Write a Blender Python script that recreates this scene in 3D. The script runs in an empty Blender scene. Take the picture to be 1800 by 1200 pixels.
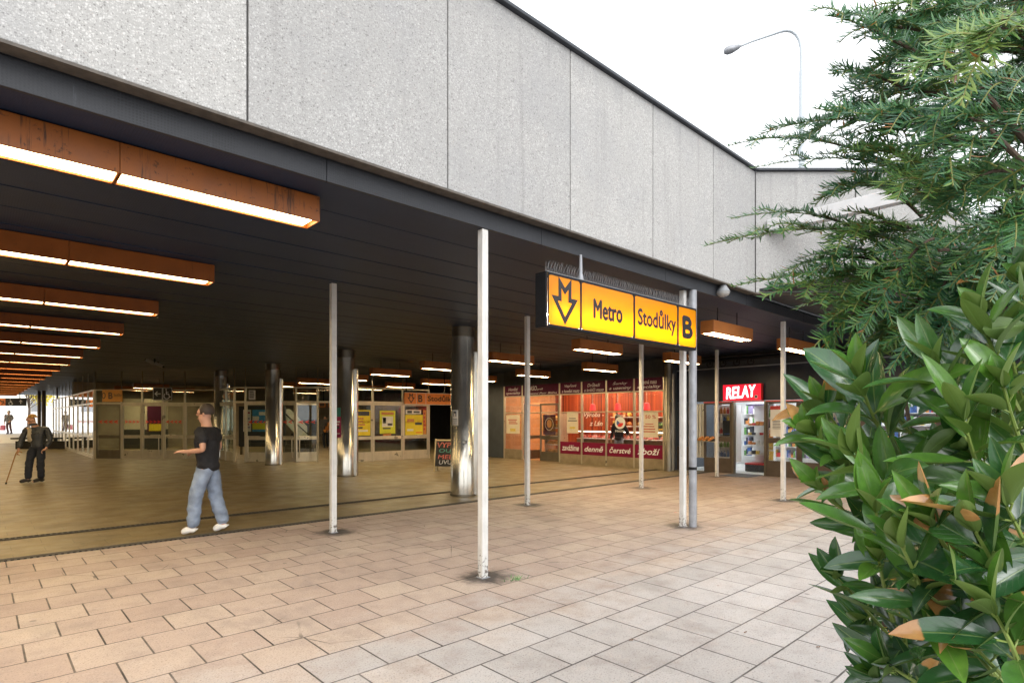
import bpy, bmesh, math, random
from mathutils import Vector, Matrix
rnd = random.Random(11)
R = math.radians
S = bpy.context.scene
C = S.collection

# ------------------------------------------------------------------ camera, sky, sun, exposure
YAW = R(47.07); HC = 1.55; FPX = 1011.5; HORY = 736.0
cam = bpy.data.cameras.new('camera'); camo = bpy.data.objects.new('camera', cam); C.objects.link(camo)
cam.sensor_width = 36; cam.lens = FPX / 1800 * 36
cam.shift_y = (HORY - 600) / 1800
cam.clip_start = .05; cam.clip_end = 3000
camo.location = (0, 0, HC); camo.rotation_euler = (R(90), 0, YAW - R(90))
S.camera = camo

SUN_EL, SUN_AZ = R(42), R(205)          # azimuth clockwise from +Y
W = bpy.data.worlds.new('World'); S.world = W; W.use_nodes = True
nt = W.node_tree; nt.nodes.clear()
sky = nt.nodes.new('ShaderNodeTexSky'); sky.sky_type = 'NISHITA'; sky.sun_disc = False
sky.sun_elevation = SUN_EL; sky.sun_rotation = SUN_AZ; sky.dust_density = 6; sky.air_density = 1.0; sky.ozone_density = 1.0
hs = nt.nodes.new('ShaderNodeHueSaturation'); hs.inputs['Saturation'].default_value = .12
ov = nt.nodes.new('ShaderNodeMix'); ov.data_type = 'RGBA'; ov.inputs[0].default_value = .72; ov.inputs[7].default_value = (9.0, 9.2, 9.5, 1)   # even cloud cover over the sky
bg = nt.nodes.new('ShaderNodeBackground'); bg.inputs['Strength'].default_value = .14
wo = nt.nodes.new('ShaderNodeOutputWorld')
nt.links.new(sky.outputs[0], hs.inputs['Color']); nt.links.new(hs.outputs[0], ov.inputs[6]); nt.links.new(ov.outputs[2], bg.inputs['Color']); nt.links.new(bg.outputs[0], wo.inputs[0])
sl = bpy.data.lights.new('sun', 'SUN'); sl.energy = .5; sl.angle = R(40); sl.color = (1, .97, .93)
so = bpy.data.objects.new('sun', sl); C.objects.link(so)
sd = Vector((math.sin(SUN_AZ) * math.cos(SUN_EL), math.cos(SUN_AZ) * math.cos(SUN_EL), math.sin(SUN_EL)))
so.rotation_euler = sd.to_track_quat('Z', 'Y').to_euler()
S.view_settings.view_transform = 'Standard'; S.view_settings.look = 'None'
S.view_settings.exposure = .86; S.view_settings.gamma = 1
S.render.engine = 'CYCLES'
cy = S.cycles
cy.use_denoising = True; cy.max_bounces = 8; cy.diffuse_bounces = 4; cy.glossy_bounces = 4; cy.transparent_max_bounces = 16
cy.transmission_bounces = 6; cy.caustics_reflective = False; cy.caustics_refractive = False; cy.sample_clamp_indirect = 6
LAMP = (1.0, .74, .38); LAMP_E = 12.5

# ------------------------------------------------------------------ materials
MATS = {}
class NT:
    def __init__(s, name):
        s.m = bpy.data.materials.new(name); s.m.use_nodes = True
        s.t = s.m.node_tree; s.t.nodes.clear()
        s.out = s.n('OutputMaterial'); s.b = s.n('BsdfPrincipled')
        s.l(s.b.outputs[0], s.out.inputs[0]); MATS[name] = s.m
    def n(s, t, **kw):
        x = s.t.nodes.new('ShaderNode' + t)
        for k, v in kw.items(): setattr(x, k, v)
        return x
    def l(s, a, b): s.t.links.new(a, b)
    def val(s, sock, v):
        if hasattr(v, 'links') or isinstance(v, bpy.types.NodeSocket): s.l(v, sock)
        else: sock.default_value = v
    def math(s, op, a, b=0.0, c=None, clamp=False):
        x = s.n('Math', operation=op, use_clamp=clamp); s.val(x.inputs[0], a); s.val(x.inputs[1], b)
        if c is not None: s.val(x.inputs[2], c)
        return x.outputs[0]
    def mix(s, f, a, b, bt='MIX'):
        x = s.n('Mix', data_type='RGBA', blend_type=bt); s.val(x.inputs[0], f)
        for i, v in ((6, a), (7, b)):
            s.val(x.inputs[i], v if not isinstance(v, tuple) else (v + (1,))[:4])
        return x.outputs[2]
    def coord(s, which='Object'): return s.n('TexCoord').outputs[which]
    def pos(s): return s.n('NewGeometry').outputs['Position']
    def noise(s, vec, scale, detail=4, rough=.55, out=0):
        x = s.n('TexNoise'); x.inputs['Scale'].default_value = scale; x.inputs['Detail'].default_value = detail
        x.inputs['Roughness'].default_value = rough
        if vec is not None: s.l(vec, x.inputs['Vector'])
        return x.outputs[out]
    def vor(s, vec, scale, out='Distance', feature='F1'):
        x = s.n('TexVoronoi', feature=feature); x.inputs['Scale'].default_value = scale; s.l(vec, x.inputs['Vector'])
        return x.outputs[out]
    def ramp(s, f, *st):
        x = s.n('ValToRGB'); s.l(f, x.inputs[0]); e = x.color_ramp.elements
        while len(e) < len(st): e.new(.5)
        for k, (p, c) in zip(e, st):
            k.position = p; k.color = (c if isinstance(c, tuple) else (c, c, c)) + (1,)
        return x.outputs[0]
    def smooth(s, v, a, b):
        x = s.n('MapRange', interpolation_type='SMOOTHSTEP'); s.val(x.inputs[0], v)
        x.inputs[1].default_value = a; x.inputs[2].default_value = b
        return x.outputs[0]
    def scale(s, vec, xyz):
        x = s.n('Mapping'); s.l(vec, x.inputs[0]); x.inputs['Scale'].default_value = xyz; return x.outputs[0]
    def bump(s, h, strength=.3, dist=.01):
        x = s.n('Bump'); x.inputs['Strength'].default_value = strength; x.inputs['Distance'].default_value = dist
        s.l(h, x.inputs['Height']); s.l(x.outputs[0], s.b.inputs['Normal'])
    def set(s, **kw):
        for k, v in kw.items():
            k = {'col': 'Base Color', 'rough': 'Roughness', 'metal': 'Metallic', 'spec': 'Specular IOR Level', 'emit': 'Emission Color', 'es': 'Emission Strength', 'alpha': 'Alpha', 'coat': 'Coat Weight', 'aniso': 'Anisotropic', 'sheen': 'Sheen Weight'}.get(k, k)
            if isinstance(v, tuple) and len(v) == 3: v = v + (1,)
            s.val(s.b.inputs[k], v)

def mk(name, col, rough=.55, metal=0, var=.12, scale=6, bump=0, bscale=60, spec=.5, dirt=0):
    s = NT(name); p = s.pos()
    f = s.noise(p, scale, 5)
    lo = tuple(c * (1 - var) for c in col); hi = tuple(min(1, c * (1 + var)) for c in col)
    c = s.ramp(f, (.3, lo), (.7, hi))
    if dirt:
        d = s.smooth(s.noise(s.scale(p, (3, 3, .7)), 4, 6, .65), .55, .75)
        c = s.mix(s.math('MULTIPLY', d, dirt), c, tuple(x * .35 for x in col))
    s.set(col=c, metal=metal, spec=spec)
    s.set(rough=s.ramp(s.noise(p, scale * 2.3, 4), (.2, max(0, rough - .1)), (.8, min(1, rough + .1))))
    if bump: s.bump(s.noise(p, bscale, 3), bump, .01)
    return s.m
def emit(name, col, e):
    s = NT(name); s.set(col=(.02, .02, .02), emit=col, es=e, rough=.6); return s.m

# exposed aggregate concrete
s = NT('aggregate_concrete'); p0_ = s.pos()
wv = s.n('VectorMath', operation='MULTIPLY_ADD'); s.l(s.noise(p0_, 30, 3, out=1), wv.inputs[0]); wv.inputs[1].default_value = (.022, .022, .022); s.l(p0_, wv.inputs[2]); p = wv.outputs[0]
rndo = s.n('ObjectInfo').outputs['Random']
c = s.mix(s.noise(p0_, 150, 4, .75), (.29, .288, .283), (.50, .497, .488))
for sc_, amt, hi_, lo_, hc, lc in ((28, .28, (.74, .86), (.10, .04), (.66, .66, .65), (.12, .115, .11)), (60, .5, (.62, .74), (.22, .12), (.72, .72, .71), (.10, .095, .09)), (110, .5, (.55, .7), (.3, .2), (.7, .7, .69), (.13, .13, .125))):
    d_ = s.vor(p, sc_); q_ = s.n('SeparateColor'); s.l(s.vor(p, sc_, 'Color'), q_.inputs[0])
    clus = s.ramp(s.noise(p0_, 1.6, 4, .6), (.32, .35), (.62, 1.0))
    c = s.mix(s.math('MULTIPLY', s.math('MULTIPLY', s.math('MULTIPLY', s.smooth(d_, .5, .3), s.smooth(q_.outputs[0], *hi_)), amt), clus), c, hc)
    c = s.mix(s.math('MULTIPLY', s.math('MULTIPLY', s.smooth(d_, .45, .25), s.smooth(q_.outputs[0], *lo_)), amt), c, lc)
big = s.noise(p0_, 1.1, 6, .6)
c = s.mix(s.math('MULTIPLY', s.smooth(big, .45, .75), .28), c, (.29, .30, .325))
streak = s.smooth(s.noise(s.scale(p0_, (3.5, 3.5, .15)), 2.2, 6, .62), .52, .8)
c = s.mix(s.math('MULTIPLY', streak, .55), c, (.24, .235, .23))
sz_ = s.n('SeparateXYZ'); s.l(p0_, sz_.inputs[0])
tide = s.smooth(s.math('ADD', sz_.outputs[2], s.math('MULTIPLY', s.noise(s.scale(p0_, (4, 4, .5)), 2, 5), .7)), 5.55, 6.0)
c = s.mix(s.math('MULTIPLY', tide, .35), c, (.24, .25, .265))
c = s.mix(1.0, c, s.ramp(rndo, (0, (.90, .895, .89)), (1, (1.08, 1.07, 1.05))), 'MULTIPLY')
s.set(col=c, rough=.85, spec=.25)
s.bump(s.math('ADD', s.math('MULTIPLY', s.vor(p, 55), -.8), s.noise(p0_, 120, 3, .7)), .5, .006)

# paving slabs
POLES = [(3.63, 4.32), (7.46, 4.40), (11.23, 4.50), (3.57, 7.43), (7.27, 7.41), (10.95, 7.5), (14.54, 7.56)]
s = NT('paving_slabs'); p = s.pos()
mp = s.n('Mapping'); s.l(p, mp.inputs[0]); mp.inputs['Location'].default_value = (-.02, .0, 0)
br = s.n('TexBrick', offset=.5, offset_frequency=2); s.l(mp.outputs[0], br.inputs[0])
br.inputs['Scale'].default_value = 1; br.inputs['Brick Width'].default_value = .4205; br.inputs['Row Height'].default_value = .4
br.inputs['Mortar Size'].default_value = .0068; br.inputs['Mortar Smooth'].default_value = .25; br.inputs['Bias'].default_value = 0
br.inputs['Color1'].default_value = (0, 0, 0, 1); br.inputs['Color2'].default_value = (1, 1, 1, 1); br.inputs['Mortar'].default_value = (.5, .5, .5, 1)
tile = br.outputs['Color']; joint = br.outputs['Fac']
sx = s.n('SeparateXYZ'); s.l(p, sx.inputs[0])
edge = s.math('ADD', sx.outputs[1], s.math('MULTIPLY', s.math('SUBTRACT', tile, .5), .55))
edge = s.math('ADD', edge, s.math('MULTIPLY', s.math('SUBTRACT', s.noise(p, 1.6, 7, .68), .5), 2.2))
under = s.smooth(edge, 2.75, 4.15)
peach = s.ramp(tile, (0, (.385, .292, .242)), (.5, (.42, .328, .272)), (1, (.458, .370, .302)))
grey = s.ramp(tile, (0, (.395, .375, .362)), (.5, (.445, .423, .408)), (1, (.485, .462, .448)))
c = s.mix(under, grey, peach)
n1 = s.noise(p, 3.2, 6, .6); n2 = s.noise(p, 90, 3, .7)
c = s.mix(s.math('MULTIPLY', s.smooth(n1, .45, .75), .35), c, (.24, .19, .165))
c = s.mix(s.math('MULTIPLY', s.smooth(s.noise(s.scale(p, (1, 2.2, 1)), 5, 7, .72), .52, .7), .30), c, (.52, .45, .40))
c = s.mix(s.math('MULTIPLY', s.smooth(s.noise(p, 14, 7, .75), .53, .70), .34), c, (.20, .17, .15))
c = s.mix(s.math('MULTIPLY', s.smooth(n2, .55, .66), .75), c, (.15, .13, .12))
c = s.mix(s.math('MULTIPLY', s.smooth(s.noise(s.scale(p, (1, 2.6, 1)), 34, 4, .7), .57, .68), .45), c, (.20, .165, .145))
c = s.mix(s.math('MULTIPLY', s.smooth(n2, .42, .3), .25), c, (.75, .68, .6))
pts = s.vor(p, 38); pc = s.n('SeparateColor'); s.l(s.vor(p, 38, 'Color'), pc.inputs[0])
c = s.mix(s.math('MULTIPLY', s.math('MULTIPLY', s.smooth(pts, .22, .12), s.smooth(pc.outputs[0], .8, .84)), .6), c, (.10, .085, .07))
gum = s.vor(p, 2.7); gq = s.n('SeparateColor'); s.l(s.vor(p, 2.7, 'Color'), gq.inputs[0])
c = s.mix(s.math('MULTIPLY', s.smooth(s.math('ADD', gum, s.math('MULTIPLY', s.noise(p, 40, 2), .03)), .088, .066), s.math('MULTIPLY', s.smooth(gq.outputs[0], .45, .5), .55)), c, (.11, .10, .095))
drt = s.smooth(s.noise(s.scale(p, (1.4, .8, 1)), 1.3, 7, .68), .50, .72)
c = s.mix(s.math('MULTIPLY', drt, .38), c, (.20, .17, .15))
nearj = s.math('MULTIPLY', s.smooth(s.noise(p, 6, 5, .7), .48, .66), .0)
ck = s.vor(s.scale(p, (1, 1, 0)), 1.15, feature='DISTANCE_TO_EDGE'); ckm = s.smooth(s.noise(p, .8, 2), .60, .66)
c = s.mix(s.math('MULTIPLY', s.math('MULTIPLY', s.smooth(s.math('ADD', ck, s.math('MULTIPLY', s.math('SUBTRACT', s.noise(p, 14, 4), .5), .02)), .008, .003), ckm), .7), c, (.07, .06, .05))
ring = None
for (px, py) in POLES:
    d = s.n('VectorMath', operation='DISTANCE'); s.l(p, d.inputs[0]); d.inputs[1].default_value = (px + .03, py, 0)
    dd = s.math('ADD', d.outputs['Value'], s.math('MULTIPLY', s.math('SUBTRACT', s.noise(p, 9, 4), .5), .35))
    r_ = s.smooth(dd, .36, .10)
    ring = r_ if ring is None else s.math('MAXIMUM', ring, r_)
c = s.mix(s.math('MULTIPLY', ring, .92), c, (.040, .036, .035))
far_brown = s.math('MULTIPLY', s.smooth(sx.outputs[0], 8.5, 13.5), .55)  # slabs turn browner and darker towards the far right, behind the front poles
c = s.mix(s.math('MULTIPLY', far_brown, s.smooth(sx.outputs[1], 4.4, 6.0)), c, (.20, .12, .07))
jm = s.math('MULTIPLY', joint, s.ramp(s.noise(p, 1.7, 3), (.35, .8), (.6, 1.0)))
c = s.mix(s.math('MULTIPLY', jm, s.ramp(s.noise(p, 5, 4), (.35, .75), (.6, 1.0))), c, s.ramp(s.noise(p, 2.5, 4), (.45, (.026, .022, .020)), (.66, (.055, .046, .04)), (.78, (.03, .038, .018))))
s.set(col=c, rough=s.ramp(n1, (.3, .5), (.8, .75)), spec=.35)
s.bump(s.math('SUBTRACT', s.math('MULTIPLY', n2, .25), s.math('ADD', joint, s.math('MULTIPLY', tile, .12))), .5, .006)

# hall floor: worn yellowish terrazzo
s = NT('hall_floor'); p = s.pos()
mp = s.n('Mapping'); s.l(p, mp.inputs[0])
br = s.n('TexBrick', offset=.5); s.l(p, br.inputs[0]); br.inputs['Scale'].default_value = 1
br.inputs['Brick Width'].default_value = .6; br.inputs['Row Height'].default_value = .3; br.inputs['Mortar Size'].default_value = .004
br.inputs['Color1'].default_value = (0, 0, 0, 1); br.inputs['Color2'].default_value = (1, 1, 1, 1)
t_ = br.outputs[0]
c = s.ramp(t_, (0, (.20, .155, .080)), (1, (.245, .190, .100)))
c = s.mix(s.math('MULTIPLY', s.smooth(s.noise(p, 1.1, 7, .66), .42, .68), .65), c, (.115, .085, .045))
c = s.mix(s.math('MULTIPLY', s.smooth(s.noise(s.scale(p, (1, .5, 1)), 9, 7, .75), .54, .68), .4), c, (.085, .065, .04))
gum = s.vor(p, 2.2); c = s.mix(s.math('MULTIPLY', s.smooth(gum, .075, .055), .5), c, (.05, .04, .03))
c = s.mix(s.math('MULTIPLY', s.smooth(s.noise(s.scale(p, (1, 4, 1)), 3, 6, .7), .55, .75), .35), c, (.35, .265, .13))
sp = s.noise(p, 60, 3, .7)
c = s.mix(s.math('MULTIPLY', s.smooth(sp, .62, .7), .6), c, (.07, .05, .03))
c = s.mix(s.math('MULTIPLY', br.outputs['Fac'], .5), c, (.06, .045, .03))
s.set(col=c, rough=s.ramp(s.noise(p, 2.5, 5), (.3, .30), (.75, .5)), spec=.45)
s.bump(s.math('SUBTRACT', s.math('MULTIPLY', sp, .4), br.outputs['Fac']), .2, .004)

# perforated dark metal
def perf(name, col, band):
    s = NT(name); p = s.pos(); sx = s.n('SeparateXYZ'); s.l(p, sx.inputs[0])
    a = s.math('FRACT', s.math('MULTIPLY', sx.outputs[0], 52)); b = s.math('FRACT', s.math('MULTIPLY', sx.outputs[2 if band else 1], 52))
    da = s.math('SUBTRACT', a, .5); db = s.math('SUBTRACT', b, .5)
    d = s.math('SQRT', s.math('ADD', s.math('MULTIPLY', da, da), s.math('MULTIPLY', db, db)))
    hole = s.smooth(d, .34, .22)
    patch = s.smooth(s.noise(s.scale(p, (1.2, 1, 1)), 1.4, 3), .46, .62)
    dust = s.noise(s.scale(p, (1, 3, 3)), 2.5, 6, .65)
    c = s.mix(dust, tuple(x * .75 for x in col), tuple(x * 1.3 for x in col))
    c = s.mix(s.math('MULTIPLY', s.math('MULTIPLY', hole, patch), .5), c, tuple(x * .25 for x in col))
    c = s.mix(s.math('MULTIPLY', s.smooth(s.noise(s.scale(p, (9, 9, .8)), 3, 5, .7), .66, .74), .35), c, tuple(min(1, x * 4) for x in col))
    s.set(col=c, rough=.5, spec=.4, metal=.0)
    s.bump(s.math('SUBTRACT', 1, hole), .3, .004)
perf('band_metal', (.024, .026, .031), True)
perf('ceiling_metal', (.012, .024, .052), False)

# orange enamel with rust streaks
def orange(name, amount, base=(.265, .078, .011)):
    s = NT(name); p = s.pos()
    f = s.noise(p, 5, 5)
    c = s.ramp(f, (.3, tuple(x * .85 for x in base)), (.7, tuple(x * 1.12 for x in base)))
    st = s.smooth(s.noise(s.scale(p, (9, 9, .55)), 3.2, 5, .7), .62 - .10 * amount, .66)
    msk = s.smooth(s.noise(p, 2.6, 3), .46, .56)
    blot = s.smooth(s.noise(p, 19, 5, .78), .60, .66)
    k = s.math('MULTIPLY', s.math('MAXIMUM', s.math('MULTIPLY', st, msk), s.math('MULTIPLY', blot, .8)), amount)
    c = s.mix(k, c, (.035, .014, .006))
    s.set(col=c, rough=s.ramp(f, (.3, .38), (.7, .55)), spec=.4)
    s.bump(k, .15, .003)
orange('orange_rusty', .85); orange('orange_enamel', .35); orange('orange_short', .2, (.36, .125, .03))

# stainless steel
def steel(name, col, rough, grime=.3, metal=.95):
    s = NT(name); p = s.pos()
    f = s.noise(s.scale(p, (1, 1, .3)), 5, 6, .6)
    c = s.ramp(f, (.3, tuple(x * .78 for x in col)), (.7, col))
    sp = s.smooth(s.noise(p, 26, 6, .75), .60, .68)
    c = s.mix(s.math('MULTIPLY', sp, grime), c, tuple(x * .45 for x in col))
    s.set(col=c, metal=metal, rough=s.ramp(s.noise(p, 4, 3), (.3, max(.05, rough - .05)), (.7, rough + .07)))
    s.bump(s.noise(s.scale(p, (1, 1, .25)), 2.2, 1), .10, .02) if grime > .3 else None
steel('stainless', (.70, .67, .59), .20, .35); steel('stainless_frame', (.66, .60, .46), .32, .03, .62); steel('dark_steel', (.25, .22, .17), .38, .05)

# glass: see-through with a mirror-like surface
def glass(name, tint, rough=.02, gl=1.0):
    s = NT(name); s.t.nodes.remove(s.b)
    tr = s.n('BsdfTransparent'); tr.inputs[0].default_value = tint + (1,)
    gb = s.n('BsdfGlossy'); gb.inputs['Roughness'].default_value = rough; gb.inputs[0].default_value = (gl, gl, gl, 1)
    fr = s.n('Fresnel'); s.l(s.math('SUBTRACT', 1.5, s.math('MULTIPLY', s.n('NewGeometry').outputs['Backfacing'], .8333)), fr.inputs[0])
    mx = s.n('MixShader'); s.l(s.math('MULTIPLY', fr.outputs[0], 1.5, clamp=True), mx.inputs[0]); s.l(tr.outputs[0], mx.inputs[1]); s.l(gb.outputs[0], mx.inputs[2])
    s.l(mx.outputs[0], s.out.inputs[0])
glass('pane_glass', (.80, .84, .80)); glass('shop_glass', (.90, .90, .90))

s = NT('white_paint'); p = s.pos(); sx = s.n('SeparateXYZ'); s.l(p, sx.inputs[0])
c = s.ramp(s.noise(p, 7, 5), (.3, (.58, .57, .54)), (.7, (.69, .68, .65)))
c = s.mix(s.math('MULTIPLY', s.smooth(s.noise(s.scale(p, (14, 14, .9)), 2.5, 6, .7), .52, .72), .45), c, (.33, .31, .28))
low = s.math('ADD', s.noise(p, 30, 5, .7), s.math('MULTIPLY', s.smooth(sx.outputs[2], .40, .0), .15))
c = s.mix(s.smooth(low, .66, .70), c, s.ramp(s.noise(p, 60, 3), (.4, (.10, .06, .04)), (.6, (.22, .20, .18))))
s.set(col=c, rough=.5); s.bump(s.math('SUBTRACT', s.noise(p, 18, 3), s.smooth(low, .66, .70)), .2, .004)
mk('galvanised', (.30, .31, .33), .5, metal=.35, var=.2, scale=7, dirt=.4)
mk('white_beam', (.62, .62, .62), .6, var=.06, dirt=.15)
mk('spike_metal', (.24, .25, .26), .5); mk('lamp_paint', (.55, .60, .64), .4, var=.02); mk('roof_metal', (.03, .035, .045), .5); mk('black_metal', (.009, .009, .010), .6, var=.2, spec=.25)
mk('lip_metal', (.09, .075, .06), .6, var=.3, scale=14, dirt=.4)
mk('grate_iron', (.035, .03, .025), .55, var=.3); mk('rubber_black', (.012, .012, .012), .7)
mk('dark_wall', (.034, .037, .043), .55, var=.25, scale=3, dirt=.3); mk('hall_wall', (.27, .22, .15), .6, var=.2, scale=2); mk('navy_wall', (.020, .026, .040), .4, var=.2, scale=3)
mk('slate_wall', (.055, .065, .078), .55, var=.15, scale=3)
mk('bronze_panel', (.085, .062, .045), .45, var=.2, scale=5)
mk('kick_steel', (.40, .33, .22), .4, metal=.6, var=.15, dirt=.3)
mk('asphalt', (.05, .05, .05), .9, var=.2, bump=.3); mk('plaza_stone', (.80, .79, .76), .8, var=.05)
mk('soil', (.05, .035, .022), .95, var=.4, scale=20, bump=.6); mk('white_render', (.82, .80, .76), .8, var=.04)
mk('window_dark', (.05, .06, .07), .15); mk('roof_felt', (.16, .16, .16), .9)
mk('letter_black', (.010, .010, .011), .5, var=.05); mk('letter_white', (.85, .85, .83), .5, var=.03)
mk('letter_pale', (.80, .72, .74), .5, var=.05); mk('plum', (.190, .009, .040), .6, var=.06, spec=.15); mk('plum_dark', (.090, .014, .042), .6, var=.1, spec=.15)
mk('decal_red', (.75, .035, .02), .45, var=.06); mk('orange_sign', (.80, .24, .045), .45, var=.05); mk('amber_sign', (.72, .33, .06), .45, var=.06)
mk('paper_white', (.78, .76, .70), .7, var=.05); mk('paper_cream', (.66, .58, .44), .7, var=.06); mk('paper_yellow', (.80, .62, .03), .6, var=.08)
mk('paper_lime', (.66, .68, .04), .6, var=.08); mk('paper_teal', (.03, .26, .21), .6); mk('paper_magenta', (.42, .02, .12), .6)
mk('paper_blue', (.05, .30, .62), .6, var=.3, scale=3); mk('wood_pale', (.55, .44, .26), .6, var=.15, scale=12); mk('chalkboard', (.018, .018, .018), .7)
mk('chalk_red', (.50, .13, .10), .8, var=.5, scale=30); mk('chalk_green', (.07, .26, .2), .8, var=.5, scale=30); mk('chalk_white', (.42, .42, .42), .8, var=.5, scale=30)
mk('bench_black', (.018, .017, .015), .5, var=.3); mk('step_dark', (.06, .055, .05), .6); mk('side_pale', (.55, .56, .54), .5)
mk('meat_pink', (.62, .20, .17), .4, var=.35, scale=18); mk('bread_gold', (.62, .36, .12), .6, var=.3, scale=15); mk('meat_red', (.42, .05, .03), .4, var=.3, scale=20)
mk('goods_red', (.48, .045, .045), .4, var=.5, scale=35); mk('goods_blue', (.06, .13, .34), .4, var=.5, scale=35); mk('goods_green', (.13, .30, .09), .4, var=.5, scale=35); mk('goods_yellow', (.62, .46, .10), .4, var=.5, scale=35)
mk('goods_orange', (.58, .24, .07), .4, var=.5, scale=35); mk('goods_dark', (.05, .055, .065), .4, var=.5, scale=35); mk('goods_white', (.72, .72, .70), .4, var=.15, scale=35); mk('goods_violet', (.30, .25, .42), .4, var=.4, scale=35)
mk('shelf_white', (.78, .78, .78), .4, var=.03); mk('tile_warm', (.55, .30, .14), .5)
mk('mat_grey', (.10, .105, .12), .9, var=.3, scale=30)
# curtain-like striped back wall of the butcher shop
s = NT('red_drape'); p = s.pos(); sx = s.n('SeparateXYZ'); s.l(p, sx.inputs[0])
w_ = s.n('TexNoise', noise_dimensions='1D'); s.l(s.math('MULTIPLY', sx.outputs[1], 5.5), w_.inputs['W']); w_.inputs['Scale'].default_value = 1.6; w_.inputs['Detail'].default_value = 2
c = s.ramp(w_.outputs[0], (.3, (.12, .014, .006)), (.55, (.34, .060, .016)), (.75, (.50, .13, .04)))
s.set(col=c, rough=.6)
# lights
emit('lamp_tube', LAMP, LAMP_E); emit('short_tube', (1, .76, .42), 32.0)
emit('kiosk_light', (.93, .97, 1), 11.0); emit('shop_light', (1, .70, .46), 38.0); emit('counter_light', (1, .86, .74), 14.0); emit('pendant_red', (1, .045, .04), 1.0)
emit('relay_red', (1, .006, .03), .75); emit('relay_white', (1, 1, 1), 1.3); emit('sign_tube', (1, .98, .92), 48.0)
s = NT('sign_face'); s.t.nodes.remove(s.b)
tl = s.n('BsdfTranslucent'); tl.inputs[0].default_value = (1, .56, .010, 1)
df = s.n('BsdfDiffuse'); df.inputs[0].default_value = (.70, .36, .01, 1)
gb = s.n('BsdfGlossy'); gb.inputs['Roughness'].default_value = .25
m1 = s.n('MixShader'); m1.inputs[0].default_value = .35; s.l(tl.outputs[0], m1.inputs[1]); s.l(df.outputs[0], m1.inputs[2])
m2 = s.n('MixShader'); m2.inputs[0].default_value = .03; s.l(m1.outputs[0], m2.inputs[1]); s.l(gb.outputs[0], m2.inputs[2]); s.l(m2.outputs[0], s.out.inputs[0])
mk('box_white', (.8, .8, .78), .7, var=.02)
# people
mk('skin', (.55, .30, .20), .5, var=.06); mk('hair_dark', (.04, .028, .02), .6); mk('hair_grey', (.5, .48, .44), .7); mk('cap_ochre', (.50, .27, .06), .7)
mk('cloth_black', (.014, .014, .016), .85, var=.4, scale=6, bump=.9, bscale=12); mk('denim_pale', (.24, .30, .40), .85, var=.35, scale=5, bump=.9, bscale=13)
mk('shoe_white', (.78, .76, .72), .5); mk('shoe_black', (.012, .011, .01), .4); mk('trouser_navy', (.018, .022, .032), .8)
mk('jumper_beige', (.42, .36, .26), .9, bump=.3); mk('cane_wood', (.38, .20, .07), .4); mk('coat_grey', (.20, .20, .21), .9, var=.7, scale=9); mk('bag_pink', (.75, .20, .30), .6)
mk('legging_brown', (.12, .06, .055), .8); mk('jacket_orange', (.55, .22, .05), .8); mk('eye_dark', (.01, .01, .01), .2); mk('lip_red', (.36, .13, .10), .5)
s = NT('quilted_coat'); p = s.coord(); sx = s.n('SeparateXYZ'); s.l(p, sx.inputs[0])
q = s.math('ABSOLUTE', s.math('SINE', s.math('MULTIPLY', sx.outputs[2], 62)))
s.set(col=s.mix(s.noise(p, 7), (.018, .022, .028), (.05, .055, .06)), rough=.45); s.bump(q, .35, .015)
# plants
s = NT('laurel_leaf'); uv = s.n('UVMap'); uv.uv_map = 'leaf'; su = s.n('SeparateXYZ'); s.l(uv.outputs[0], su.inputs[0])
at = s.n('Attribute'); at.attribute_name = 'leafcol'; sc = s.n('SeparateColor'); s.l(at.outputs[0], sc.inputs[0])
t_, a_ = su.outputs[0], s.math('ABSOLUTE', s.math('SUBTRACT', su.outputs[1], .5))
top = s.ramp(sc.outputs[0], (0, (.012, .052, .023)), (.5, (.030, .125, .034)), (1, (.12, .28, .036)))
mot = s.noise(s.pos(), 45, 4, .6)
top = s.mix(s.math('MULTIPLY', s.smooth(mot, .4, .7), .35), top, (.012, .05, .022))
back = s.mix(sc.outputs[0], (.060, .125, .030), (.155, .235, .050))
geo = s.n('NewGeometry')
c = s.mix(geo.outputs['Backfacing'], top, back)
rib = s.smooth(a_, .035, .012); c = s.mix(s.math('MULTIPLY', rib, .8), c, (.17, .27, .07))
vs = s.math('FRACT', s.math('SUBTRACT', s.math('MULTIPLY', t_, 9), s.math('MULTIPLY', a_, 5)))
vein = s.smooth(s.math('ABSOLUTE', s.math('SUBTRACT', vs, .5)), .06, .01)
c = s.mix(s.math('MULTIPLY', vein, .18), c, (.12, .22, .06))
bn = s.math('ADD', t_, s.math('MULTIPLY', s.math('SUBTRACT', s.noise(s.pos(), 55, 3), .5), .12))
brown = s.smooth(s.math('SUBTRACT', bn, s.math('SUBTRACT', 1.12, sc.outputs[1])), 0, .03)
c = s.mix(brown, c, s.ramp(s.noise(s.pos(), 40, 4), (.3, (.42, .17, .05)), (.7, (.62, .33, .12))))
spot = s.smooth(s.noise(s.pos(), 230, 3, .7), .68, .74)
c = s.mix(s.math('MULTIPLY', spot, .25), c, (.35, .4, .25))
s.set(col=c, rough=s.mix(geo.outputs['Backfacing'], (.26, .26, .26), (.5, .5, .5)), spec=.7); s.b.inputs['Coat Roughness'].default_value = .12
s.set(coat=s.math('SUBTRACT', .9, s.math('MULTIPLY', geo.outputs['Backfacing'], .9)))
s.bump(s.math('ADD', vein, s.math('MULTIPLY', rib, 1.5)), .25, .002)
tr = s.n('BsdfTranslucent'); s.l(s.mix(.5, c, (.12, .25, .02)), tr.inputs[0]); mx = s.n('MixShader'); mx.inputs[0].default_value = .24
s.l(s.b.outputs[0], mx.inputs[1]); s.l(tr.outputs[0], mx.inputs[2]); s.l(mx.outputs[0], s.out.inputs[0])
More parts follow.
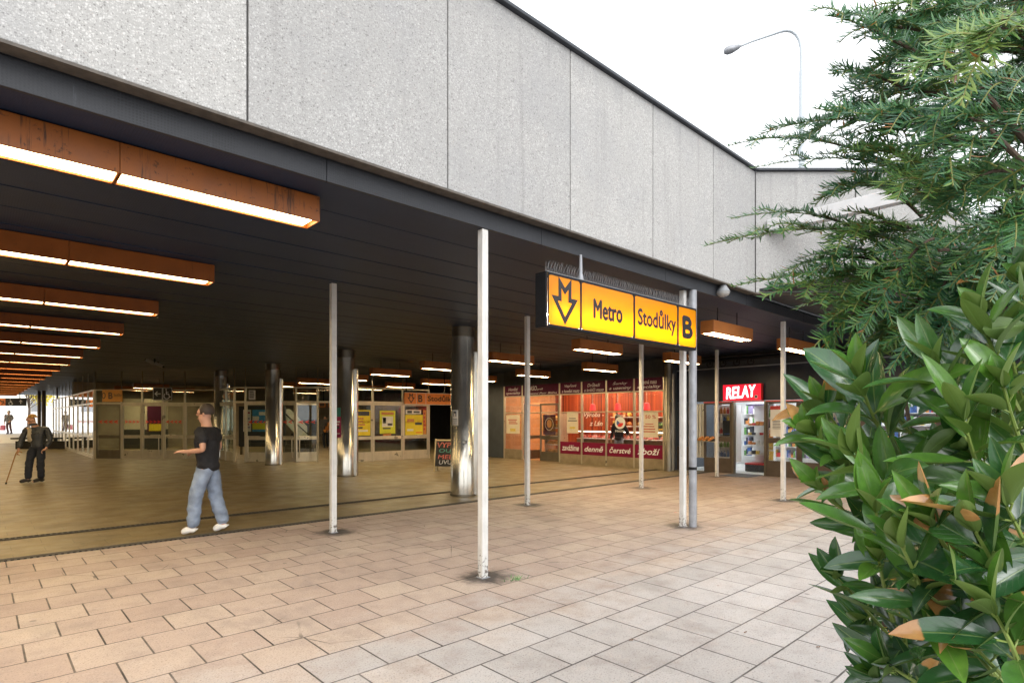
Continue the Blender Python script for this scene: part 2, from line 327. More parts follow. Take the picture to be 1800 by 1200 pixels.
s = NT('yew_needle'); at = s.n('Attribute'); at.attribute_name = 'leafcol'; sc = s.n('SeparateColor'); s.l(at.outputs[0], sc.inputs[0])
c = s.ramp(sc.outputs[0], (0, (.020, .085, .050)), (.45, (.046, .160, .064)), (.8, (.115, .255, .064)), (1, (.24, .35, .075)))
c = s.mix(s.math('MULTIPLY', s.n('NewGeometry').outputs['Backfacing'], .5), c, (.085, .16, .06))
c = s.mix(sc.outputs[1], c, (.30, .13, .035))
s.set(col=c, rough=.34, spec=.55)
tr = s.n('BsdfTranslucent'); s.l(c, tr.inputs[0]); mx = s.n('MixShader'); mx.inputs[0].default_value = .32
s.l(s.b.outputs[0], mx.inputs[1]); s.l(tr.outputs[0], mx.inputs[2]); s.l(mx.outputs[0], s.out.inputs[0])
mk('stem_green', (.20, .27, .06), .5, var=.25, scale=30); mk('twig_green', (.19, .20, .05), .6, var=.3, scale=40); mk('bark', (.075, .05, .035), .9, var=.4, scale=20, bump=.5)
mk('leaf_gold', (.62, .50, .05), .7, var=.35, scale=2); mk('leaf_litter', (.16, .08, .04), .8)
mk('lens_grey', (.4, .42, .42), .25); mk('camera_grey', (.30, .30, .30), .5); mk('dome_white', (.34, .34, .33), .3)

# ------------------------------------------------------------------ helpers
ROOT = {}
ORD = 'first second third fourth fifth sixth seventh eighth ninth tenth eleventh twelfth thirteenth fourteenth fifteenth sixteenth seventeenth eighteenth nineteenth twentieth'.split()
def tag(o, label=None, cat=None, group=None, kind=None):
    if label: o['label'] = label
    if cat: o['category'] = cat
    if group: o['group'] = group
    if kind: o['kind'] = kind
    return o
def thing(name, label, cat, loc=(0, 0, 0), rotz=0, group=None):
    o = bpy.data.objects.new(name, None); C.objects.link(o); o.empty_display_size = .1
    o.location = loc; o.rotation_euler = (0, 0, rotz)
    ROOT[o.name] = Matrix.Translation(loc) @ Matrix.Rotation(rotz, 4, 'Z')
    return tag(o, label, cat, group)
def fr(origin, deg=0):                     # wall frame: x along the wall, y into it, z up
    return Matrix.Translation(origin) @ Matrix.Rotation(R(deg), 4, 'Z')
def cw(px, py, t):                         # photo pixel and depth to a point
    l = (px - 900) / FPX * t
    return Vector((t * math.cos(YAW) + l * math.sin(YAW), t * math.sin(YAW) - l * math.cos(YAW), HC + (HORY - py) / FPX * t))
CR = Vector((math.sin(YAW), -math.cos(YAW), 0)); CF = Vector((math.cos(YAW), math.sin(YAW), 0)); UP = Vector((0, 0, 1))

class MB:
    def __init__(s, M=None): s.v = []; s.f = []; s.mi = []; s.M = M or Matrix()
    def add(s, vs, fs, mi=0):
        n = len(s.v); s.v += [tuple(s.M @ Vector(v)) for v in vs]; s.f += [[i + n for i in f] for f in fs]; s.mi += [mi] * len(fs); return s
    def box(s, x0, y0, z0, x1, y1, z1, mi=0):
        if x0 > x1: x0, x1 = x1, x0
        if y0 > y1: y0, y1 = y1, y0
        if z0 > z1: z0, z1 = z1, z0
        return s.add([(x0, y0, z0), (x1, y0, z0), (x1, y1, z0), (x0, y1, z0), (x0, y0, z1), (x1, y0, z1), (x1, y1, z1), (x0, y1, z1)],
              [(0, 3, 2, 1), (4, 5, 6, 7), (0, 1, 5, 4), (1, 2, 6, 5), (2, 3, 7, 6), (3, 0, 4, 7)], mi)
    def quad(s, pts, mi=0): return s.add(pts, [tuple(range(len(pts)))], mi)
    def tube(s, path, r, n=10, mi=0, caps=True):
        P = [Vector(p) for p in path]; rs = r if isinstance(r, (list, tuple)) else [r] * len(P)
        vs = []; up = None
        for i, p in enumerate(P):
            d = (P[min(i + 1, len(P) - 1)] - P[max(i - 1, 0)]).normalized()
            if up is None: up = Vector((0, 0, 1)) if abs(d.z) < .9 else Vector((1, 0, 0))
            a = d.cross(up).normalized(); b = a.cross(d).normalized(); up = b
            for k in range(n):
                q = 2 * math.pi * k / n; vs.append(p + (a * math.cos(q) + b * math.sin(q)) * rs[i])
        fs = []
        for i in range(len(P) - 1):
            for k in range(n):
                k2 = (k + 1) % n; fs.append((i * n + k, i * n + k2, (i + 1) * n + k2, (i + 1) * n + k))
        if caps: fs += [tuple(range(n - 1, -1, -1)), tuple(range((len(P) - 1) * n, len(P) * n))]
        return s.add(vs, fs, mi)
    def cyl(s, p, q, r, n=16, mi=0, r2=None): return s.tube([p, q], [r, r if r2 is None else r2], n, mi)
    def sph(s, c, r, nu=16, nv=10, mi=0, v0=0, v1=1):
        r = r if isinstance(r, (tuple, list)) else (r, r, r); vs = []; fs = []
        for j in range(nv + 1):
            th = math.pi * (v0 + (v1 - v0) * j / nv)
            for i in range(nu):
                ph = 2 * math.pi * i / nu
                vs.append((c[0] + r[0] * math.sin(th) * math.cos(ph), c[1] + r[1] * math.sin(th) * math.sin(ph), c[2] + r[2] * math.cos(th)))
        for j in range(nv):
            for i in range(nu):
                fs.append((j * nu + i, (j + 1) * nu + i, (j + 1) * nu + (i + 1) % nu, j * nu + (i + 1) % nu))
        return s.add(vs, fs, mi)
    def prism(s, pts, y0, y1, mi=0):       # polygon in (x, z), clockwise or not, between y0 and y1
        n = len(pts); vs = [(x, y0, z) for x, z in pts] + [(x, y1, z) for x, z in pts]
        fs = [tuple(range(n)), tuple(range(2 * n - 1, n - 1, -1))] + [(i, i + n, (i + 1) % n + n, (i + 1) % n) for i in range(n)]
        return s.add(vs, fs, mi)
    def hprism(s, pts, z0, z1, mi=0):      # polygon in (x, y)
        n = len(pts); vs = [(x, y, z0) for x, y in pts] + [(x, y, z1) for x, y in pts]
        fs = [tuple(range(n - 1, -1, -1)), tuple(range(n, 2 * n))] + [(i, (i + 1) % n, (i + 1) % n + n, i + n) for i in range(n)]
        return s.add(vs, fs, mi)
    def stroke(s, pts, w, y0, y1, closed=False, mi=0):
        P = [Vector((x, z)) for x, z in pts]; n = len(P); L = []; Rr = []
        for i in range(n):
            a = P[i] - P[i - 1] if (i > 0 or closed) else P[1] - P[0]
            b = P[(i + 1) % n] - P[i] if (i < n - 1 or closed) else P[n - 1] - P[n - 2]
            a.normalize(); b.normalize(); na = Vector((-a.y, a.x)); nb = Vector((-b.y, b.x))
            m = (na + nb)
            m = m.normalized() if m.length > 1e-4 else na
            k = min(2.5, 1 / max(.2, m.dot(na))); L.append(P[i] + m * w / 2 * k); Rr.append(P[i] - m * w / 2 * k)
        for i in range(n if closed else n - 1):
            j = (i + 1) % n
            s.prism([tuple(L[i]), tuple(L[j]), tuple(Rr[j]), tuple(Rr[i])], y0, y1, mi)
        return s
    def text(s, txt, x0, x1, z0, z1, y, mi=0, shear=0, bold=0, depth=.003, keep=False, slope=0):
        cu = bpy.data.curves.new('t', 'FONT'); cu.body = txt; cu.size = 1; cu.shear = shear; cu.resolution_u = 3
        cu.extrude = 0; cu.align_x = 'CENTER'
        ob = bpy.data.objects.new('t', cu); C.objects.link(ob)
        dg = bpy.context.evaluated_depsgraph_get(); dg.update()
        me = bpy.data.meshes.new_from_object(ob.evaluated_get(dg))
        V = [v.co.copy() for v in me.vertices]; F = [tuple(p.vertices) for p in me.polygons]
        bpy.data.objects.remove(ob); bpy.data.curves.remove(cu); bpy.data.meshes.remove(me)
        if not V: return s
        ax, bx = min(v.x for v in V), max(v.x for v in V); ay, by = min(v.y for v in V), max(v.y for v in V)
        kx, kz = (x1 - x0) / (bx - ax), (z1 - z0) / (by - ay)
        if keep: kx = kz = min(kx, kz)
        cx, cz = (x0 + x1) / 2, (z0 + z1) / 2; mx, my = (ax + bx) / 2, (ay + by) / 2
        k = 1 if bold <= 0 else 5; rr = bold * min(kx * 1.4, kz)
        for i in range(k):                  # heavier strokes: the glyphs laid down again, shifted by a hair
            ox, oz = ((0, 0), (rr, 0), (-rr, 0), (0, rr), (0, -rr))[i]
            s.add([(cx + (v.x - mx) * kx + ox, y - i * .0003, cz + (v.y - my) * kz + oz + slope * (v.x - mx) * kx) for v in V], F, mi)
        return s
    def build(s, name, mats, parent=None, bevel=0, smooth=False, seg=2):
        me = bpy.data.meshes.new(name); me.from_pydata(s.v, [], s.f)
        for m in (mats if isinstance(mats, (list, tuple)) else [mats]): me.materials.append(MATS[m] if isinstance(m, str) else m)
        me.polygons.foreach_set('material_index', s.mi)
        o = bpy.data.objects.new(name, me); C.objects.link(o)
        if parent is not None:
            Mx = ROOT.get(parent.name, Matrix()); me.transform(Mx.inverted()); o.parent = parent; ROOT[o.name] = Mx
        me.update()
        if smooth:
            me.polygons.foreach_set('use_smooth', [True] * len(me.polygons))
            try: me.set_sharp_from_angle(angle=R(40))
            except Exception: pass
        if bevel:
            b = o.modifiers.new('bevel', 'BEVEL'); b.width = bevel; b.segments = seg; b.limit_method = 'ANGLE'; b.angle_limit = R(40)
        return o
def dup(root, loc, rotz=None, label=None, group=None):
    r = root.copy(); C.objects.link(r); r.location = loc
    if rotz is not None: r.rotation_euler = (0, 0, rotz)
    if label: r['label'] = label
    if group: r['group'] = group
    for ch in list(root.children):
        c = ch.copy(); C.objects.link(c); c.parent = r
        for g in ch.children:
            d = g.copy(); C.objects.link(d); d.parent = c
    return r
def struct(o): o['kind'] = 'structure'; return o
def rrect(x0, z0, x1, z1, r, n=4):
    pts = []
    for cx, cz, a in ((x1 - r, z1 - r, 0), (x0 + r, z1 - r, 90), (x0 + r, z0 + r, 180), (x1 - r, z0 + r, 270)):
        for k in range(n + 1):
            q = R(a + 90 * k / n); pts.append((cx + r * math.cos(q), cz + r * math.sin(q)))
    return pts
def arrow_m(mb, cx, cz, k, y, d=.004, mi=0, w=.10):   # outlined letter that ends in an arrow pointing down
    pts = [(-.245, .62), (0, .36), (.245, .62), (.245, .08), (.50, .08), (0, -.62), (-.50, .08), (-.245, .08)]
    mb.stroke([(cx + x * k, cz + z * k) for x, z in pts], w * k, y - d, y, True, mi)
def wheelchair(mb, cx, cz, k, y, mi=0):
    d = .004
    mb.prism([(cx + k * (-.08 + .11 * math.cos(2 * math.pi * i / 12)), cz + k * (.72 + .11 * math.sin(2 * math.pi * i / 12))) for i in range(12)], y - d, y, mi)
    mb.stroke([(cx - .06 * k, cz + .5 * k), (cx - .02 * k, cz - .02 * k), (cx + .33 * k, cz - .02 * k), (cx + .48 * k, cz - .5 * k), (cx + .66 * k, cz - .44 * k)], .13 * k, y - d, y, False, mi)
    mb.stroke([(cx - .04 * k, cz + .28 * k), (cx + .3 * k, cz + .28 * k)], .1 * k, y - d, y, False, mi)
    mb.stroke([(cx + k * (.02 + .45 * math.cos(R(a))), cz + k * (-.32 + .45 * math.sin(R(a)))) for a in range(130, 350, 18)], .1 * k, y - d, y, False, mi)
def arrow(mb, cx, cz, k, y, ang, mi=0):
    ca, sa = math.cos(R(ang)), math.sin(R(ang)); T = lambda p: (cx + k * (p[0] * ca - p[1] * sa), cz + k * (p[0] * sa + p[1] * ca))
    mb.stroke([T((-.55, 0)), T((.45, 0))], .17 * k, y - .004, y, False, mi)
    mb.stroke([T((.08, .45)), T((.55, 0)), T((.08, -.45))], .17 * k, y - .006, y - .001, False, mi)
def chevrons(mb, x0, x1, z, y, n, ang=180, h=.045, mi=0):
    for i in range(n):
        x = x0 + (x1 - x0) * (i + .5) / n; sg = 1 if ang == 0 else -1; w = (x1 - x0) / n * .3
        mb.stroke([(x - sg * w, z + h), (x + sg * w, z), (x - sg * w, z - h)], h * .75, y - .003, y, False, mi)

# ------------------------------------------------------------------ the setting
U0, U1 = -10.0, 24.0
mb = MB(); mb.box(-400, -400, -.5, 400, 400, -.03); struct(mb.build('ground', 'asphalt'))
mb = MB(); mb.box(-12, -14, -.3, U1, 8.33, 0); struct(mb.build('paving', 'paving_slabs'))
mb = MB(); mb.box(-12, 8.45, -.3, U1, 49, 0); struct(mb.build('floor', 'hall_floor'))
mb = MB(); mb.box(-12, 8.33, -.3, U1, 8.45, -.028); struct(mb.build('drain_bed', 'rubber_black'))
mb = MB()
mb.add([(-30, 49, 0), (24, 49, 0), (24, 56, .45), (-30, 56, .45), (24, 140, .45), (-30, 140, .45), (-30, 49, -.02), (24, 49, -.02), (24, 140, -.02), (-30, 140, -.02)],
       [(0, 1, 2, 3), (3, 2, 4, 5), (0, 6, 7, 1), (9, 5, 4, 8), (1, 7, 8, 4, 2), (0, 3, 5, 9, 6)])
struct(mb.build('plaza', 'plaza_stone'))

# roof building
bld = thing('station_building', 'flat roofed station hall faced with grey pebbled concrete panels above dark soffit', 'building', (0, 4.15, 0))
ZB, ZT = 3.60, 5.56
xs = [9.25, 7.88, 6.32, 4.73, 3.08, 1.37, -.3, -1.95, -3.6, -5.25, -6.9, -8.55, -10.2]
for a, b in zip(xs[1:], xs[:-1]):
    MB().box(a + .007, 4.15, ZB, b - .007, 4.27, ZT).build('fascia_panel', 'aggregate_concrete', bld, .006)
Md = fr((9.25, 4.15, 0), math.degrees(YAW) - 90)
for i in range(2):
    MB(Md).box(.012 + i * 1.63, 0, ZB, 1.62 + i * 1.63, .12, ZT).build('fascia_panel', 'aggregate_concrete', bld, .006)
mb = MB(); mb.box(-10.2, 4.10, ZT + .004, 9.27, 4.35, ZT + .04); mb.M = Md; mb.box(.03, -.05, ZT + .004, 3.25, .25, ZT + .044); mb.build('roof_flashing', 'roof_metal', bld, .004)
mb = MB(); mb.box(-10.2, 4.14, ZB - .022, 9.25, 4.262, ZB - .003); mb.M = Md; mb.box(.0, -.01, ZB - .024, 3.25, .10, ZB - .003); mb.build('drip_lip', 'lip_metal', bld)
mb = MB(); mb.box(-10.2, 4.275, ZB - .02, 9.25, 4.32, ZT); mb.M = Md; mb.box(0, .125, ZB - .02, 3.25, .17, ZT); mb.build('backing_wall', 'dark_wall', bld)
mb = MB()
k = U0
while k < U1 - .1:
    mb.box(k + .002, 4.27, 3.40, min(k + 2.4, U1) - .002, 4.30, 3.575); k += 2.4
mb.build('edge_beam', 'band_metal', bld, .004)
# soffit boards
mb = MB(); v = 4.302; i = 0
while v < 58:
    w = .30; z = 3.405 + (.005 if i % 2 else 0) + rnd.uniform(0, .004)
    mb.box(U0, v + .0015, z, U1, v + w - .0015, z + .05); v += w; i += 1
mb.build('soffit', 'ceiling_metal', bld)
mb = MB(); mb.box(U0, 4.33, 3.62, U1, 58, 3.66); mb.box(9.3, -1.5, 3.62, U1, 4.26, 3.66)
mb.build('ceiling_void', 'dark_wall', bld)
mb = MB()
for k in range(9):
    v = 3.4 - k * .62; mb.box(max(9.6, 9.25 + (4.15 - v) * 1.0 + .35), v - .06, 3.44, U1, v + .06, 3.615)
mb.build('soffit_rib', 'band_metal', bld, .004)
mb = MB(); mb.hprism([(U0, 4.34), (9.2, 4.34), (9.25 + 3.25 * CR.x, 4.15 + 3.25 * CR.y + .3), (U1, 4.15 + 3.25 * CR.y + .3), (U1, 58), (U0, 58)], 5.30, 5.45); mb.build('roof_deck', 'roof_felt', bld)
MB().box(U0 - .2, 4.33, 0, U0, 49, 3.6).build('side_wall', 'slate_wall', bld)
MB().box(3.5, 36, 0, U1, 36.2, 3.6).build('end_wall', 'hall_wall', bld)
MB().box(U1 - .2, -1.4, 0, U1, 36, 5.3).build('end_wall', 'dark_wall', bld)

# white beam and its post
t = thing('canopy_frame', 'white horizontal beam on a white post beside the concrete corner', 'beam', (9.42, 1.49, 0))
MB().box(9.34, 1.40, 4.55, 9.50, 4.0, 4.76).build('beam', 'white_beam', t, .008)
MB().box(9.36, 1.43, 0, 9.48, 1.55, 4.55).build('post', 'white_paint', t, .006)

# drains
t = thing('drain_channel', 'slotted iron drain grate where the pale paving meets the hall floor', 'drain', (4, 8.39, 0))
mb = MB(); mb.box(-3, 8.335, -.026, 18, 8.352, -.001); mb.box(-3, 8.428, -.026, 18, 8.445, -.001)
k = -3
while k < 18: mb.box(k, 8.352, -.026, k + .028, 8.428, -.004); k += .055
mb.build('grate', 'grate_iron', t)
mb = MB(); mb.box(-3, 8.45, .001, 18, 8.50, .006); mb.build('curb_strip', 'lip_metal', t)
t = thing('floor_grating', 'dark narrow grating strip running across the hall floor behind the first row', 'drain', (4, 9.85, 0))
mb = MB(); mb.box(-3, 9.78, .001, 16, 9.90, .004); mb.build('bed', 'rubber_black', t)
mb = MB(); k = -3
while k < 16: mb.box(k, 9.785, .005, k + .02, 9.895, .011); k += .06
mb.box(-3, 9.77, .005, 16, 9.784, .012); mb.box(-3, 9.896, .005, 16, 9.91, .012); mb.build('bar_rack', 'grate_iron', t)

# ------------------------------------------------------------------ strip lamps
t0 = thing('strip_lamp', 'long orange strip lamp with heavy rust streaks, nearest the concrete fascia', 'lamp', (2.095, 4.60, 3.19), 0, 'long orange strip lamps in a row under the hall ceiling')
def strip(parent, m):
    for i in range(4):
        x1 = 2.095 - i * 1.395; x0 = x1 - 1.392
        mb = MB(); mb.box(x0, 4.60, 3.19, x1, 4.612, 3.398); mb.box(x0, 4.838, 3.19, x1, 4.85, 3.398); mb.box(x0, 4.612, 3.385, x1, 4.838, 3.398)
        mb.box(x1 - .012, 4.612, 3.19, x1 - .001, 4.838, 3.385); mb.box(x0 + .001, 4.612, 3.19, x0 + .012, 4.838, 3.385)
        mb.build('housing', m, parent, .003)
        mb = MB(); mb.box(x0 + .014, 4.618, 3.205, x1 - (.05 if i == 0 else .014), 4.832, 3.23); mb.build('diffuser', 'lamp_tube', parent)
strip(t0, 'orange_rusty')
t1 = thing('strip_lamp', 'second long orange strip lamp counted from the concrete fascia', 'lamp', (2.095, 4.60, 3.19), 0, 'long orange strip lamps in a row under the hall ceiling')
strip(t1, 'orange_enamel'); t1.location = (2.095, 4.60 + 2.9036, 3.19)
for i in range(2, 18):
    dup(t1, (2.095, 4.60 + 2.9036 * i, 3.19), None, f'{ORD[i]} long orange strip lamp counted from the concrete fascia')

p0 = thing('pendant_lamp', 'short orange box lamp hanging nearest the round grey pole by the yellow sign', 'lamp', (0, 0, 2.95), 0, 'short orange box lamps hanging on rods')
mb = MB(); mb.box(0, 0, 2.95, 1.42, .012, 3.16); mb.box(0, .228, 2.95, 1.42, .24, 3.16); mb.box(0, .012, 2.95, .012, .228, 3.16); mb.box(1.408, .012, 2.95, 1.42, .228, 3.16)
mb.prism([], 0, 0) if False else None
mb.box(.0, .012, 3.148, 1.42, .228, 3.162); mb.build('housing', 'orange_short', p0, .012)
MB().box(.016, .016, 2.958, 1.404, .224, 2.985).build('diffuser', 'short_tube', p0)
for x in (.35, 1.05): MB().cyl((x, .12, 3.16), (x, .12, 3.42), .008, 8).build('hanging_rod', 'black_metal', p0)
spots = [(8.75, 0, ''), (8.85, 1, 'short orange box lamp seen just below the yellow sign panel reading Metro'), (9.05, 2, 'short orange box lamp crossed by the second row white pole'),
         (9.08, 3, 'short orange box lamp hanging beside the front steel column, upper of two'), (9.12, 4, 'short orange box lamp above the doors with the lime poster'), (9.15, 5, 'short orange box lamp peeping out behind the second steel column'),
         (9.2, 6, 'farthest short orange box lamp, behind the thin pole near the transom'),
         (11.75, 0, 'short orange box lamp beside the rightmost white pole, partly behind laurel leaves'), (12.2, 1, 'short orange box lamp half hidden behind the paired white and grey poles'), (12.6, 2, 'short orange box lamp in front of the purple butcher panels'),
         (12.75, 3, 'short orange box lamp above the purple panel that reads MASO'), (12.9, 4, 'short orange box lamp just right of the tall nearest white pole base line, far back'), (13.0, 5, 'short orange box lamp beside the front steel column, lower of two')]
p0.location = (8.75, 4.60, 2.95)
spots += [(9.3, 7, 'orange box lamp inside the vestibule behind the open doors'), (13.2, 7, 'orange box lamp inside the vestibule behind the poster doors'), (5.2, 9, 'orange box lamp inside, behind the wheelchair sign'), (8.6, 9, 'orange box lamp far inside the vestibule, behind the third column'), (12.6, 9, 'farthest orange box lamp inside the vestibule, to the right'), (7.0, 10, 'added orange box lamp far inside behind the left glass doors'), (4.9, 10, 'added orange box lamp far inside above the pale booth'), (13.1, 6, 'orange box lamp just behind the orange station sign')]  # lamps far behind left doors and above booth are added to brighten that room
for u, i, lab in spots[1:]: dup(p0, (u, 4.60 + 2.9036 * i, 2.95), None, lab)

# ------------------------------------------------------------------ poles and columns
q0 = thing('white_pole', 'tall white square pole standing nearest, left of the yellow sign', 'pole', (POLES[0][0], POLES[0][1], 0), 0, 'white square poles in two rows')
mb = MB(); a = .0375; x, y = POLES[0]
mb.box(x - a, y - a, 0, x + a, y + a, 3.398); mb.build('shaft', 'white_paint', q0, .006)
MB().box(x - .05, y - .05, 0, x + .05, y + .05, .008).build('base_plate', 'galvanised', q0)
pl = ['', 'white square pole carrying the right end of the yellow sign', 'rightmost white square pole beside the laurel bush, in front of the kiosk', 'white square pole left of the nearest pole, by the walking person', 'white square pole second from left in the rear row, before the butcher', 'white square pole in front of the butcher windows, below the sign', 'white square pole in front of the kiosk window, left of the red sign']
for i in range(1, 7): dup(q0, (POLES[i][0], POLES[i][1], 0), None, pl[i])
t = thing('grey_pole', 'round galvanised grey pole standing tight beside a white square pole', 'pole', (7.56, 4.30, 0))
MB().cyl((7.56, 4.30, 0), (7.56, 4.30, 3.4), .056, 24).build('shaft', 'galvanised', t, smooth=True)
mb = MB(); mb.cyl((7.56, 4.30, .82), (7.56, 4.30, .86), .06, 24); mb.build('clamp', 'black_metal', t)

def column(x, y, label, r=.25, m='stainless'):
    t = thing('steel_column', label, 'column', (x, y, 0), 0, 'round stainless steel columns along the hall')
    mb = MB()
    mb.tube([(x, y, .02), (x, y, .98), (x, y, .985), (x, y, 1.99), (x, y, 1.995), (x, y, 3.2)], [r, r, r - .003, r, r - .003, r], 48); mb.build('shaft', m, t, smooth=True)
    MB().tube([(x, y, 3.2), (x, y, 3.22), (x, y, 3.405)], [r - .02, r - .02, r - .02], 40).build('collar', 'dark_steel', t, smooth=True)
    dx, dy = CR.x * (r + .0), CR.y * (r + .0)
    MB().tube([(x + dx, y + dy, .02), (x + dx, y + dy, 2.9)], .085, 20).build('downpipe', m, t, smooth=True)
    MB().tube([(x, y, 0), (x, y, .045)], r + .012, 40).build('base_ring', 'dark_steel', t, smooth=True)
    return t
column(7.25, 9.26, 'front stainless steel column with a white notice taped on it')
column(7.36, 14.55, 'second stainless steel column with teal and magenta poster, behind the white pole')
column(7.34, 19.75, 'third stainless steel column standing before the open door leaves')
column(6.95, 24.05, 'farthest stainless steel column, beside the walking person')
column(15.15, 9.42, 'short stainless steel corner column at the right end of the butcher windows', .12, 'dark_steel')

def curved_note(name, label, cat, x, y, r, a0, a1, z0, z1, rows, m):
    mb = MB(); n = 8; vs = []; fs = []
    for k in range(n + 1):
        a = R(a0 + (a1 - a0) * k / n)
        for z in (z0, z1): vs.append((x + (r + .003) * math.cos(a), y + (r + .003) * math.sin(a), z))
    for k in range(n): fs.append((2 * k, 2 * k + 2, 2 * k + 3, 2 * k + 1))
    t = thing(name, label, cat, (x + r * math.cos(R((a0 + a1) / 2)), y + r * math.sin(R((a0 + a1) / 2)), z0))
    mb.add(vs, fs); o = mb.build('sheet', m[0], t, smooth=True); sm = o.modifiers.new('thick', 'SOLIDIFY'); sm.thickness = .0015
    mb = MB()
    for (b0, b1, c0, c1, mi) in rows:
        vs = []; fs = []
        for k in range(5):
            a = R(a0 + (a1 - a0) * (b0 + (b1 - b0) * k / 4))
            for c in (c0, c1): vs.append((x + (r + .006) * math.cos(a), y + (r + .006) * math.sin(a), z0 + (z1 - z0) * c))
        for k in range(4): fs.append((2 * k, 2 * k + 2, 2 * k + 3, 2 * k + 1))
        mb.add(vs, fs, mi)
    if mb.v: mb.build('print', list(m[1:]), t)
AC = math.degrees(YAW) + 180                     # direction from things to the camera
curved_note('notice', 'small white paper notice taped on the front steel column', 'notice', 7.25, 9.26, .25, AC - 52, AC - 18, 1.42, 1.73,
            [(.25, .75, .58, .9, 0), (.36, .64, .55, .78, 1), (.15, .85, .36, .42, 2), (.15, .85, .24, .28, 2), (.2, .8, .12, .16, 2)], ['paper_white', 'goods_dark', 'paper_white', 'galvanised'])
curved_note('sticker', 'small torn dark sticker on the front steel column below the notice', 'sticker', 7.25, 9.26, .25, AC + 2, AC + 22, 1.05, 1.12, [(.1, .3, .2, .8, 0), (.4, .6, .2, .8, 0), (.7, .8, .2, .8, 0)], ['goods_dark', 'paper_white'])
curved_note('poster', 'teal and magenta poster wrapped round the second steel column', 'poster', 7.36, 14.55, .25, AC - 72, AC - 15, 1.05, 1.85,
            [(0, 1, .70, 1, 0), (.1, .9, .5, .56, 1), (.1, .8, .42, .46, 1), (.1, .9, .12, .15, 1), (.3, .8, .3, .38, 2)], ['paper_magenta', 'paper_teal', 'letter_pale', 'goods_dark'])

# ------------------------------------------------------------------ the yellow metro sign
SW = 2.99; M = fr((4.375, 4.14, 2.53), 0)
sg = thing('metro_sign', 'backlit yellow box sign reading Metro Stodůlky B with arrow emblem', 'sign', (4.40, 4.14, 2.53))
mb = MB(M); H = .545
mb.box(-.03, .012, -.02, SW + .03, .17, 0); mb.box(-.03, .012, H, SW + .03, .17, H + .02)
mb.box(-.03, .012, 0, -.005, .17, H); mb.box(SW + .005, .012, 0, SW + .03, .17, H)
mb.build('casing', 'black_metal', sg, .006)
MB(M).box(-.004, .150, .001, SW + .004, .166, H - .001).build('back_plate', 'box_white', sg)
# opaque bars between the panels
PW = [(0.0, .505), (.53, 1.505), (1.535, 2.50), (2.535, SW)]
mb = MB(M); out = [(-.004, .0), (.505, .53), (1.505, 1.535), (2.50, 2.535), (SW, SW + .004)]
for a, b in out: mb.box(a, -.004, .0, b, .012, H)
mb.box(-.004, -.003, -.012, SW + .004, .011, .012); mb.box(-.004, -.003, H - .012, SW + .004, .011, H + .012)
mb.build('panel_frame', 'black_metal', sg)
for i, (a, b) in enumerate(PW):
    mb = MB(M); mb.prism(rrect(a + .003, .013, b - .003, H - .013, .035), 0.0, .006); o = mb.build('sign_panel', 'sign_face', sg)
    mb = MB(M)
    if i == 0: arrow_m(mb, .252, H * .50, .325, -.001, .003, 0, .15)
    if i == 1: mb.text('Metro', .74, 1.27, .165, .375, -.002, 0, 0, .034)
    if i == 2: mb.text('Stodůlky', 1.60, 2.46, .125, .42, -.002, 0, 0, .030)
    if i == 3: mb.text('B', 2.645, 2.885, .135, .41, -.002, 0, 0, .045)
    mb.build('lettering', 'letter_black', o)
mb = MB(M); mb.tube([(.02, .09, .13), (SW - .02, .09, .13)], .012, 8); mb.build('lamp_tube', 'sign_tube', sg)
mb = MB(M); mb.box(.02, .04, H + .02, SW - .02, .13, H + .034)
for i in range(70):
    x = .04 + i * (SW - .08) / 69
    for sgn in (-1, 1):
        mb.tube([(x, .085, H + .03), (x + .045 + rnd.uniform(-.01, .01), .085 + sgn * .03 + rnd.uniform(-.01, .01), H + .16)], [.0018, .0012], 4)
mb.build('bird_spikes', 'spike_metal', sg)
mb = MB(M); mb.tube([(.62, .09, H + .02), (.62, .09, H + .12), (.62, .09, 3.40 - 2.53)], [.04, .02, .016], 14)
mb.box(SW - .08, .165, .05, SW + .16, .185, .09); mb.box(SW - .08, .165, H - .09, SW + .16, .185, H - .05); mb.build('bracket', 'galvanised', sg)

# dome light under the fascia corner
t = thing('dome_lamp', 'small round glass dome lamp under the concrete fascia edge', 'lamp', (8.27, 4.20, 3.44))
MB().cyl((8.27, 4.2, 3.47), (8.27, 4.2, 3.575), .105, 24, r2=.04).build('base', 'spike_metal', t, smooth=True)
MB().sph((8.27, 4.2, 3.468), (.10, .10, .075), 20, 8, 0, .5, 1).build('shade', 'dome_white', t, smooth=True)

